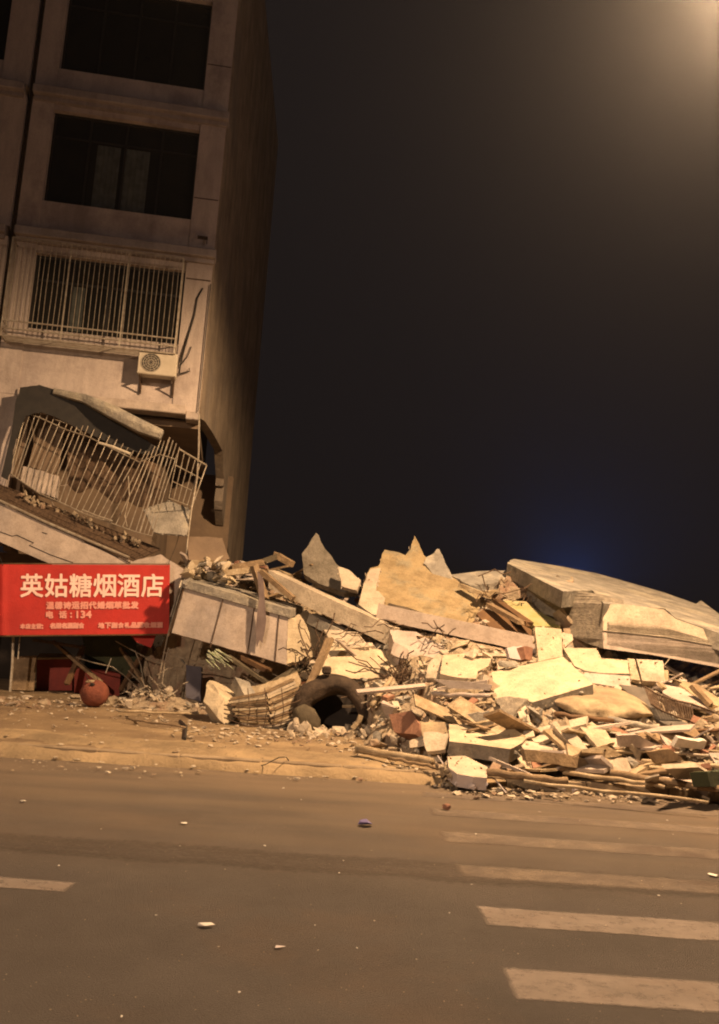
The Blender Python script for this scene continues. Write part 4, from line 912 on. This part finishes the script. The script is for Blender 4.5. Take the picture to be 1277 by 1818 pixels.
tangle('rebar_tangle', 'few pale rods sticking out between the two small grilles', (700, 1240), 12, (10, 10), .013, 'steel', 50, 15.3, 8, (-20, 22))
tangle('rebar_tangle', 'loose rods lying among the debris below the right side grille', (1215, 1330), 16, (35, 12), .014, 'rust', 60, 12.6, 11, (40, 6))
tangle('rebar_tangle', 'thin rods poking out below the boxy pale block', (825, 1245), 10, (25, 10), .009, 'rust', 45, 15.0, 21, (20, -15))
tangle('rebar_tangle', 'thin rods scattered across the lower right debris', (1010, 1318), 12, (40, 12), .009, 'rust', 55, 12.9, 22, (40, -8))
tangle('rebar_tangle', 'thin rods sticking up on the ridge beside the roof slab', (880, 1058), 12, (30, 14), .010, 'rust', 45, 17.9, 23, (20, -12))
tangle('rebar_tangle', 'thin rods curling under the grey pipe', (1110, 1300), 12, (40, 10), .009, 'rust', 50, 13.2, 24, (30, 8))
tangle('rebar_tangle', 'thin rods around the reddish lump right of the mattress', (720, 1275), 12, (22, 16), .009, 'steel', 40, 14.7, 25, (0, -12))
tangle('rebar_tangle', 'thin rods bristling under the lower half of the long pale beam', (640, 1120), 10, (30, 9), .0085, 'rust', 50, 16.8, 31, (15, -8))
tangle('rebar_tangle', 'thin rods between the front block and the low pale slab', (900, 1320), 10, (30, 9), .0085, 'rust', 50, 12.9, 32, (15, -8))
tangle('rebar_tangle', 'thin rods caught under the tilted yellow slab', (960, 1260), 9, (30, 9), .0085, 'rust', 50, 14.1, 33, (15, -8))
tangle('rebar_tangle', 'thin rods lying along the kerb in front of the pile', (1060, 1370), 12, (30, 9), .0085, 'rust', 50, 11.9, 34, (15, -8))
tangle('rebar_tangle', 'thin rods hanging from the pinkish beam', (790, 1140), 9, (30, 9), .0085, 'rust', 50, 16.3, 35, (15, -8))
tangle('rebar_tangle', 'thin wires curling out of the small heap before the shop', (275, 1235), 16, (16, 8), .009, 'steel', 45, 18.0, 15, (0, -22))
m = MB()
for seg in ([(568, 1140), (560, 1120), (566, 1100)], [(566, 1165), (580, 1125), (592, 1102), (594, 1088)], [(548, 1160), (535, 1130), (530, 1112), (534, 1100)], [(560, 1150), (575, 1118)]):
    m.tube([P(x, y, 16.9) for x, y in seg], .012, 5)
tag(m.build('upright_rods', 'rust'), 'slender rods rising from the knot of rags beside the balcony box', 'rebar')
def grid(name, label, c4, nu, nv, r, mat, Ys, depth=.25):
    e = empty(name, P(*c4[3], Ys[3]), label, 'grille')
    Q = [P(*c, y) for c, y in zip(c4, Ys)]
    reg(c4, lambda x, y: sum(Ys)/4+.2)
    def q(u, v): return (Q[0]*(1-u)+Q[1]*u)*(1-v)+(Q[3]*(1-u)+Q[2]*u)*v
    nrm = (Q[1]-Q[0]).cross(Q[3]-Q[0]).normalized()
    if nrm.y < 0: nrm = -nrm
    fr = MB()
    for off in (0, depth):
        for a, b in (((0, 0), (1, 0)), ((1, 0), (1, 1)), ((1, 1), (0, 1)), ((0, 1), (0, 0))): fr.tube([q(*a)+nrm*off, q(*b)+nrm*off], r*1.5, 5)
    for a in ((0, 0), (1, 0), (1, 1), (0, 1)): fr.tube([q(*a), q(*a)+nrm*depth], r*1.3, 5)
    fr.build('frame', mat, e)
    for i in range(1, nu):
        u = i/nu+random.uniform(-.01, .01); MB().tube([q(u, 0), q(u+.01, .5)-nrm*.02, q(u, 1)], r, 5).build('bar', mat, e)
    cr_ = MB()
    for j in range(1, nv): cr_.tube([q(0, j/nv), q(.5, j/nv)-nrm*.02, q(1, j/nv)], r, 5)
    cr_.build('cross_bars', mat, e)
    return e
grid('small_grille', 'pale ladder like grille box sliding down right of the arched mattress', [(716, 1214), (742, 1203), (786, 1258), (768, 1282)], 5, 4, .012, 'steel', (15.5, 15.5, 14.9, 14.9))
grid('small_grille', 'crumpled fine grille above the ladder like grille box', [(690, 1188), (720, 1176), (742, 1206), (712, 1220)], 8, 3, .009, 'rust', (15.9, 15.9, 15.6, 15.6))
# curved side grille on the right
cg2 = empty('curved_grille', P(1190, 1270, 13.7), 'curved window grille with close bars sagging at the right of the pile', 'grille')
reg([(1144, 1219), (1195, 1243), (1228, 1250), (1232, 1282), (1175, 1262)], lambda x, y: 14.2)
ta = [(1144, 1219), (1165, 1232), (1195, 1243), (1228, 1250)]; ba = [(1156, 1250), (1175, 1262), (1205, 1274), (1232, 1282)]
for k in range(22):
    t = k/21; MB().tube([P(*pl(ta, t), 13.9), P(*pl(ba, t), 13.6)], .010, 4).build('bar', 'rust', cg2)
m = MB()
for L_, Y_ in ((ta, 13.9), (ba, 13.6)): m.tube([P(*pl(L_, t/9), Y_) for t in range(10)], .018, 5)
m.tube([P(1228, 1250, 13.9), P(1262, 1262, 13.9), P(1300, 1280, 13.8)], .018, 5).tube([P(1232, 1282, 13.6), P(1300, 1292, 13.5)], .018, 5).build('rail', 'rust', cg2)
plate('dark_duct', 'dark bent sheet metal strip under the curved right grille', 'sheet metal', [(1100, 1215), (1146, 1222), (1165, 1258), (1230, 1288), (1222, 1296), (1180, 1285), (1150, 1268)], .05, M('bent sheet', (.14, .12, .10), (.08, .07, .06), 4, .6, .2), refs=[(1100, 1215, 14.9), (1230, 1286, 13.7), (1150, 1268, 14.0)], jag=.02)
plate('pink_board', 'flat pinkish plaster board above the curved right grille', 'board', [(1165, 1212), (1215, 1205), (1235, 1225), (1262, 1262), (1225, 1250), (1180, 1232)], .05, 'pink', refs=[(1165, 1212, 15.0), (1215, 1205, 15.2), (1262, 1262, 13.9)], jag=.04)
beam('dark_plank', 'dark short plank jutting up over the pinkish board at right', 'plank', P(1230, 1218, 14.4), P(1262, 1252, 14.0), .1, .08, 'wood')

# ------------------------------------------------------------------ long poles, pipes and planks at the front
LP = [
 ((634, 1330), (768, 1352), .085, 'palewood', 'thick pale pole lying just left of the white block by the road'),
 ((690, 1346), (772, 1362), .035, 'wood', 'thin brown stick under the thick pale pole'),
 ((866, 1370), (1008, 1388), .07, 'wood', 'brown pole running right from the white block'),
 ((975, 1355), (1290, 1404), .07, 'wood', 'longest brown pole lying along the front of the pile'),
 ((930, 1388), (1258, 1422), .03, 'palewood', 'thin pale strip along the kerb at right'),
 ((1000, 1372), (1180, 1396), .045, 'palewood', 'pale rod between the two long brown poles'),
 ((1080, 1276), (1200, 1300), .07, 'concrete', 'grey pipe below the rounded dusty sheet'),
 ((985, 1268), (1090, 1280), .06, 'darkwood', 'dark pipe in the shade under the rounded dusty sheet'),
 ((1100, 1328), (1300, 1346), .035, 'steel', 'long steel rod near the right edge of the pile'),
 ((1060, 1338), (1190, 1332), .035, 'palewood', 'pale stick pointing up right near the lower right debris'),
 ((1140, 1352), (1290, 1362), .045, 'palewood', 'pale batten at the lower right of the pile'),
 ((1180, 1300), (1300, 1296), .04, 'darkwood', 'dark batten at the right edge under the curved grille'),
 ((770, 1232), (870, 1236), .06, 'pink', 'pinkish pipe lying right of the ladder like grille'),
 ((800, 1258), (872, 1246), .03, 'palewood', 'thin pale stick left of the brightest yellow slab'),
 ((660, 1252), (694, 1206), .07, 'palewood', 'pale stick rising behind the right end of the mattress'),
 ((210, 1262), (352, 1268), .035, 'palewood', 'pale batten across the small heap before the shop'),
 ((225, 1276), (330, 1290), .03, 'wood', 'brown stick at the front of the small heap before the shop'),
]
for a, c2, r, mt_, lab in LP:
    r *= .66
    A_, B_ = MP(*a, r+.06), MP(*c2, r+.06); n_s = 7; m = MB(); pts_ = [A_.lerp(B_, q/n_s)+Vector((0, 0, .03*noise.noise((q*.8, r*90, 0)))) for q in range(n_s+1)]
    regline(A_, B_, r*.7); m.tube(pts_, r, 8, r*.85); tag(m.build('fallen_pole', mt_, smooth=True), lab, 'pole')
SL = [
 ([(985, 1290), (1010, 1288), (1045, 1330), (1030, 1336)], 'cream', 'pale split board left of centre in the lower right debris'),
 ([(965, 1296), (985, 1292), (1028, 1334), (1008, 1334)], 'palewood', 'narrow slat lying beside the pale split board'),
 ([(1030, 1290), (1075, 1296), (1092, 1318), (1060, 1326)], 'yellow', 'yellowish plate right of the pale split board'),
 ([(1098, 1306), (1130, 1304), (1165, 1322), (1150, 1330), (1102, 1326)], 'pink', 'pinkish flat plate below the grey pipe'),
 ([(1082, 1350), (1112, 1346), (1122, 1368), (1085, 1372)], 'cream', 'small pale square plate near the long brown pole'),
 ([(1035, 1330), (1075, 1322), (1105, 1340), (1070, 1348)], 'palewood', 'tan plate in the middle of the lower right debris'),
 ([(1150, 1335), (1190, 1330), (1215, 1350), (1165, 1356)], 'wood', 'brown flat board near the long steel rod'),
 ([(1205, 1310), (1255, 1316), (1250, 1330), (1196, 1326)], 'white', 'whitish tiled piece at the right edge'),
 ([(1180, 1365), (1240, 1362), (1270, 1380), (1200, 1384)], 'cream', 'pale plate near the right end of the longest brown pole'),
 ([(1255, 1370), (1300, 1366), (1300, 1392), (1262, 1396)], 'green', 'grey green lump at the lower right edge of the pile'),
 ([(930, 1330), (1000, 1338), (1062, 1350), (1060, 1368), (1000, 1360), (935, 1350)], 'wood', 'long brown board lying below the low pale slab'),
 ([(690, 1268), (730, 1262), (745, 1286), (738, 1304), (700, 1300)], 'brick', 'reddish brown lump right of the arched mattress'),
 ([(745, 1280), (790, 1282), (792, 1300), (752, 1312)], 'tarp', 'tan lump below the ladder like grille'),
 ([(752, 1300), (796, 1302), (790, 1330), (758, 1334)], 'cream', 'pale plate left of the large front block'),
 ([(770, 1206), (830, 1210), (874, 1216), (870, 1226), (800, 1222)], 'pink', 'pink layered slab below the boxy pale block'),
 ([(830, 1268), (868, 1262), (880, 1276), (845, 1282)], 'concrete', 'grey piece left of the tip of the brightest slab'),
 ([(1195, 1205), (1240, 1215), (1277, 1240), (1290, 1260), (1240, 1240)], 'tarp', 'tan crumpled board at the right below the roof slab'),
 ([(700, 1140), (724, 1152), (722, 1170), (694, 1160)], 'pink', 'small pinkish lump behind the rebar fan'),
 ([(900, 1150), (938, 1150), (944, 1170), (905, 1168)], 'lilac', 'pale lilac sheet left of the small square slab'),
 ([(930, 1148), (946, 1150), (944, 1172), (934, 1170)], 'brick', 'red brown scrap beside the pale lilac sheet'),
]
for i, (ol, mt_, lab) in enumerate(SL):
    th = .06 if mt_ not in ('brick', 'tarp', 'green') else .2
    xs = [p[0] for p in ol]; ys = [p[1] for p in ol]
    d1 = random.uniform(.05, .3)
    rr = [MP(min(xs), sum(ys)/len(ys), .2+d1*.3), MP(max(xs), sum(ys)/len(ys), .2), MP(sum(xs)/len(xs), max(ys), .14)]
    a0, n0 = plane_fit(rr)
    if abs(n0.dot(ray(sum(xs)/len(xs), sum(ys)/len(ys)).normalized())) < .12: n0 = Vector((random.uniform(-.2, .2), -.6, .75)).normalized()
    ring = jagged([onplane(x, y, a0, n0) for x, y in ol], j=.02); reg(ol, lambda x, y, a=a0, n=n0: onplane(x, y, a, n).y)
    if n0.dot(ray(638, 1100)) > 0: n0 = -n0
    tag(prism(ring, -n0*th).build('broken_plate', mt_), lab, 'plate')

build_mound(); build_fine()
# ------------------------------------------------------------------ individual chunks, planks, bricks over the pile
protos = {}
def proto_mesh(kind, i):
    k_ = (kind, i)
    if k_ in protos: return protos[k_]
    src = ROCK[i % len(ROCK)] if kind != 'plank' else CUBE
    bm = bmesh.new(); vs_ = [bm.verts.new(v) for v in src[0]]
    for f in src[1]: bm.faces.new([vs_[q] for q in f])
    if kind != 'plank':
        bmesh.ops.subdivide_edges(bm, edges=list(bm.edges), cuts=1, use_grid_fill=True)
        for v in bm.verts: v.co += Vector((noise.noise(v.co*5+Vector((i, 0, 0))), noise.noise(v.co*5+Vector((0, i, 9))), noise.noise(v.co*5+Vector((4, 0, i)))))*.06
    me = bpy.data.meshes.new(kind); bm.to_mesh(me); bm.free(); protos[k_] = me; return me
MATV = {'concrete_chunk': ['cream', 'concrete', 'yellow', 'pink', 'rubble'], 'broken_plank': ['palewood', 'wood', 'cream', 'pink'], 'loose_brick': ['brick', 'rubble']}
TXT = {'cream': 'pale', 'concrete': 'grey', 'yellow': 'yellowish', 'pink': 'pinkish', 'rubble': 'brown', 'palewood': 'pale', 'wood': 'brown', 'brick': 'red brown'}
def piece(kind, q, s, rot, mt_, group, label):
    i = random.randrange(12); base = proto_mesh('plank' if kind != 'concrete_chunk' else 'chunk', i)
    me = protos.get((kind, i, mt_))
    if me is None:
        me = base.copy(); me.name = kind; me.materials.clear(); me.materials.append(MT[mt_]); protos[(kind, i, mt_)] = me
    o = bpy.data.objects.new(kind, me); o.location = q; o.scale = s; o.rotation_euler = rot; COL.objects.link(o)
    return tag(o, label, {'concrete_chunk': 'chunk', 'broken_plank': 'plank', 'loose_brick': 'brick'}[kind], group)
LMK = [(350, 1010, 'at the foot of the torn building corner'), (420, 1020, 'over the fallen balcony box'), (500, 1010, 'near the small plank peak on the ridge'), (560, 1055, 'behind the upper end of the long beam'), (610, 1060, 'below the grey triangular shard'),
 (620, 1130, 'under the middle of the long pale beam'), (720, 1110, 'at the lower end of the long pale beam'), (830, 1050, 'on the ochre slab end'), (900, 1050, 'on the ridge beside the roof slab'), (880, 1110, 'by the brown tilted board'), (980, 1130, 'under the torn end of the roof slab'),
 (560, 1180, 'by the knot of rods beside the balcony box'), (640, 1180, 'round the bright slab behind the mattress'), (820, 1150, 'above the boxy pale block'), (830, 1240, 'below the boxy pale block'), (700, 1280, 'right of the arched mattress'), (600, 1310, 'at the foot of the arched mattress'), (690, 1320, 'behind the thick pale pole'),
 (770, 1270, 'near the ladder like grille'), (880, 1290, 'below the brightest yellow slab'), (760, 1340, 'left of the large front block'), (900, 1350, 'right of the white block by the road'), (960, 1330, 'right of the large front block'), (1000, 1280, 'under the dusty sheet'), (1060, 1220, 'above the dusty sheet'),
 (1100, 1310, 'below the grey pipe'), (1060, 1360, 'along the longest brown pole'), (1160, 1350, 'by the long steel rod'), (1250, 1390, 'at the lower right corner of the pile'), (1240, 1320, 'below the curved right grille'), (1200, 1210, 'under the roof slab fascia'), (1280, 1230, 'at the right edge under the roof slab'), (1150, 1290, 'left of the curved right grille'), (1000, 1390, 'along the kerb before the pile')]
def near(px, py): return min(LMK, key=lambda l: (l[0]-px)**2+(1.4*(l[1]-py))**2)[2]
def zone(px, py):
    if px < 560: return 'on the slope by the building'
    if px < 880: return 'in the middle of the pile'
    return 'in the right part of the pile'
cnt = {'concrete_chunk': 0, 'broken_plank': 0, 'loose_brick': 0}
LIM = {'concrete_chunk': 165, 'broken_plank': 135, 'loose_brick': 50}
tries = 0; USED = set()
while any(cnt[k_] < LIM[k_] for k_ in cnt) and tries < 9000:
    tries += 1
    kind = random.choice([k_ for k_ in cnt if cnt[k_] < LIM[k_]])
    px = random.uniform(330, 1290); top = lerp([(330, 1000), (450, 1000), (560, 1030), (640, 1060), (800, 1025), (900, 1030), (1000, 1190), (1290, 1200)], px)
    botm = lerp([(330, 1050), (460, 1060), (560, 1290), (640, 1320), (780, 1370), (1290, 1405)], px)
    if px < 520 and random.random() < .3: botm = top+40
    py = random.uniform(top, botm)
    q = MP(px, py, .05)
    if kind == 'concrete_chunk':
        s0 = random.uniform(.12, .34); s = (s0*random.uniform(.8, 1.4), s0, s0*random.uniform(.5, 1)); rot = (random.gauss(0, .5), random.gauss(0, .5), random.uniform(0, 6))
    elif kind == 'broken_plank':
        s = (random.uniform(.4, 1.5), random.uniform(.05, .3), random.uniform(.02, .05)); rot = (random.gauss(0, .35), random.gauss(0, .25), random.gauss(0, .6) if random.random() < .75 else random.uniform(0, 3))
    else: s = (.22, .11, .06); rot = (random.gauss(0, .5), random.gauss(0, .5), random.uniform(0, 6))
    mt_ = random.choice(MATV[kind]); nm = {'concrete_chunk': 'broken chunk', 'broken_plank': 'broken plank', 'loose_brick': 'loose brick'}[kind]
    if hides(q+Vector((0, -.05, .12))) or hides(q+Vector((s[0]*.4, -.05, .08))) or hides(q+Vector((-s[0]*.4, -.05, .08))): continue
    sz = ('tiny', 'small', 'middling', 'bigger')[min(3, int((s[0]-(.1 if kind == 'concrete_chunk' else .35))/(.1 if kind == 'concrete_chunk' else .2)))] if kind != 'loose_brick' else 'loose'
    tl = ('tilted ' if abs(rot[0]) > .45 else 'slanting ' if abs(rot[1]) > .3 else 'flat lying ')
    lab = '%s %s%s %s %s' % (sz, tl, TXT[mt_], nm.split()[-1] if kind == 'loose_brick' else nm, near(px, py))
    if lab in USED: continue
    USED.add(lab); piece(kind, q+Vector((0, 0, .03)), s, rot, mt_, nm+'s strewn over the pile', lab)
    cnt[kind] += 1
# chunks on ridge by the building and chips before the shop
for k in range(26):
    px = random.uniform(332, 415); py = random.uniform(992, 1036); q = P(px, py, 18.9+random.uniform(-.5, .5)); s0 = random.uniform(.12, .3)
    piece('concrete_chunk', q, (s0*1.2, s0, s0*.8), (random.random(), random.random(), random.random()*5), random.choice(['cream', 'yellow', 'concrete']), 'pale chunks heaped at the torn building corner', '%s %s heaped %s' % (('small', 'middling', 'bulky')[int((s0-.12)/.061) % 3], 'pale chunk', ('at the left end', 'near the left', 'at the middle', 'at the right end')[int((px-332)/21) % 4] + ' of the torn building corner\'s foot'))
for k in range(34):
    px = random.uniform(-5, 345); py = random.uniform(1236, 1252)+ (8 if px > 200 else 0); q = G(px, py, PZ+.03); s0 = random.uniform(.07, .2)
    piece('concrete_chunk', q, (s0*1.5, s0, s0*.7), (random.gauss(0, .2), 0, random.random()*5), random.choice(['cream', 'rubble']), 'pale chips along the shop front', 'pale plaster chip on the pavement along the shop front')

# ------------------------------------------------------------------ litter on the road
def road_bit(px, py, w, mt_, name, label, cat, group=None, flat=.5, i=0):
    q = G(px, py, .02); s = w/FPX*q.y*.85; o = MB(); scatter(o, ROCK[i % 16], Vector((q.x, q.y, .01+s*flat*.3)), (s, s*.8, s*flat), Euler((0, 0, i*1.3)))
    ob = o.build(name, mt_, bevel=0); return tag(ob, label, cat, group)
road_bit(650, 1463, 34, 'purple', 'purple_box', 'purple blue brick sized box lying on the road', 'box', flat=.5, i=3)
road_bit(793, 1435, 20, 'brick', 'dark_stone', 'dark reddish stone on the road below the white block', 'stone', flat=.8, i=5)
road_bit(368, 1640, 30, 'white', 'crumpled_bag', 'flattened white plastic bag on the road in the foreground', 'bag', flat=.3, i=2)
road_bit(248, 1345, 36, 'purple', 'dark_bag', 'dark purple bag against the kerb', 'bag', flat=.4, i=4)
road_bit(1022, 1406, 20, 'lilac', 'pale_stone', 'upright pinkish pale stone at the kerb in front of the pile', 'stone', flat=1.1, i=6)
road_bit(1132, 1418, 44, 'cream', 'pale_stone', 'wide flat pale stone at the road edge on the right', 'stone', flat=.4, i=7)
road_bit(1050, 1410, 16, 'rubble', 'pale_stone', 'small brown stone between two pale stones at the road edge', 'stone', flat=.6, i=8)
road_bit(1268, 1552, 24, 'white', 'white_scrap', 'white scrap on the road at the right edge of the photo', 'scrap', flat=.25, i=9)
road_bit(42, 1421, 14, 'white', 'white_scrap', 'white scrap on the road at far left near the kerb', 'scrap', flat=.35, i=1)
road_bit(327, 1460, 14, 'white', 'white_scrap', 'white scrap on the road left of the purple box', 'scrap', flat=.35, i=10)
road_bit(218, 1801, 10, 'white', 'white_scrap', 'white scrap at the bottom left of the road', 'scrap', flat=.6, i=11)
road_bit(498, 1678, 22, 'lilac', 'faint_strip', 'faint pale strip of paper right of the white plastic bag', 'paper', flat=.08, i=12)
road_bit(556, 1525, 60, 'patch', 'tar_strip', 'dark flattened strip on the road below the purple box', 'strip', flat=.05, i=13)
small = [(610, 1526), (400, 1541), (278, 1622), (660, 1508), (105, 1535), (12, 1726), (603, 1548), (248, 1380), (503, 1398), (500, 1432), (798, 1618), (1210, 1602), (838, 1568), (772, 1533), (845, 1479), (690, 1380), (560, 1640), (565, 1684), (634, 1680), (388, 1678), (425, 1758), (665, 1632), (535, 1418), (1030, 1455), (1185, 1455), (1100, 1487), (1170, 1588), (1076, 1640), (958, 1440), (716, 1405), (390, 1350), (560, 1358), (630, 1366), (470, 1362), (1195, 1480), (740, 1700), (320, 1500), (180, 1470), (470, 1500), (920, 1690)]
for i, (px, py) in enumerate(small):
    road_bit(px, py, random.uniform(3, 7), ('white', 'cream')[i % 2], 'road_crumb', 'tiny pale crumb of debris lying on the asphalt', 'crumb', 'tiny pale crumbs on the asphalt', flat=.5, i=i)
for cx_, cy_, n_, sg in ((120, 1700, 9, 60), (620, 1600, 8, -45), (1000, 1500, 7, 55), (300, 1440, 7, 50)):
    pts_ = []; x_, y_ = cx_, cy_
    for _ in range(n_): pts_.append(G(x_, y_, .0015)); x_ += sg*random.uniform(.5, 1.2); y_ += random.uniform(-7, 9)
    m = MB()
    for a, b2 in zip(pts_, pts_[1:]):
        t = (b2-a).normalized(); sd_ = Vector((-t.y, t.x, 0))*random.uniform(.004, .009); o_ = len(m.v); m.v += [a-sd_, b2-sd_, b2+sd_, a+sd_]; m.f.append((o_, o_+1, o_+2, o_+3))
    tag(m.build('road_crack', 'patch'), None, kind='structure')
mgr = MB()
for _ in range(420):
    py = random.uniform(1385, 1818); px = random.uniform(0, 1277); q = G(px, py, 0); s = random.uniform(.003, .009); scatter(mgr, ROCK[random.randrange(16)], Vector((q.x, q.y, .006+s*.2)), (s, s, s*.6), Euler((0, 0, random.random()*6)))
tag(mgr.build('road_grit', 'rubble'), 'fine grit sprinkled over the asphalt', 'grit', kind='stuff')
tag(MB().tube([G(440, 1362, .03), G(470, 1358, .10), G(495, 1345, .22), G(508, 1344, .2), G(520, 1360, .03)], .006, 5).build('bent_wire', 'hose'), 'thin curved wire standing up on the dust at the kerb', 'wire')
tag(MB().tube([G(320, 1280, PZ+.02), G(330, 1290, PZ+.03), G(328, 1312, PZ+.02)], .03, 5).build('dark_rag', 'hose'), 'dark twisted rag on the pavement left of the pile', 'rag')

# ------------------------------------------------------------------ street lamp outside the upper right corner
sl = empty('street_lamp', (8.2, 11.9, 0), 'street lamp with a bent arm glowing at the upper right', 'street lamp')
MB().tube([(8.2, 11.9, PZ), (8.2, 11.9, 9.5), (8.1, 11.85, 10.6), (7.6, 11.6, 11.25), (6.9, 11.4, 11.5), (5.5, 10.95, 11.55)], .09, 10, .045).build('pole', 'steel', sl, smooth=True)
hd = MB().box(LAMP.x-.38, LAMP.x+.45, LAMP.y-.16, LAMP.y+.16, LAMP.z+.12, LAMP.z+.26).build('lamp_head', 'ac', sl, bevel=.04)
em = bpy.data.materials.new('lamp glass'); em.use_nodes = True; bs = em.node_tree.nodes['Principled BSDF']
bs.inputs['Emission Color'].default_value = (1, .72, .42, 1); bs.inputs['Emission Strength'].default_value = 40
MB().box(LAMP.x-.3, LAMP.x+.3, LAMP.y-.11, LAMP.y+.11, LAMP.z+.08, LAMP.z+.118).build('lamp_glass', em, sl)
# ------------------------------------------------------------------ haze
hm = bpy.data.materials.new('dusty air'); hm.use_nodes = True; nt = hm.node_tree; nt.nodes.remove(nt.nodes['Principled BSDF'])
pv = nt.nodes.new('ShaderNodeVolumePrincipled'); pv.inputs['Color'].default_value = (.86, .86, .90, 1); pv.inputs['Density'].default_value = .00055
pv.inputs['Anisotropy'].default_value = .87
nt.links.new(pv.outputs[0], nt.nodes['Material Output'].inputs['Volume'])
hz = MB().box(-57, 57, -17, 93, -1.1, 23).build('haze', hm); tag(hz, 'dusty night air lit by the street lamp', None, kind='stuff')
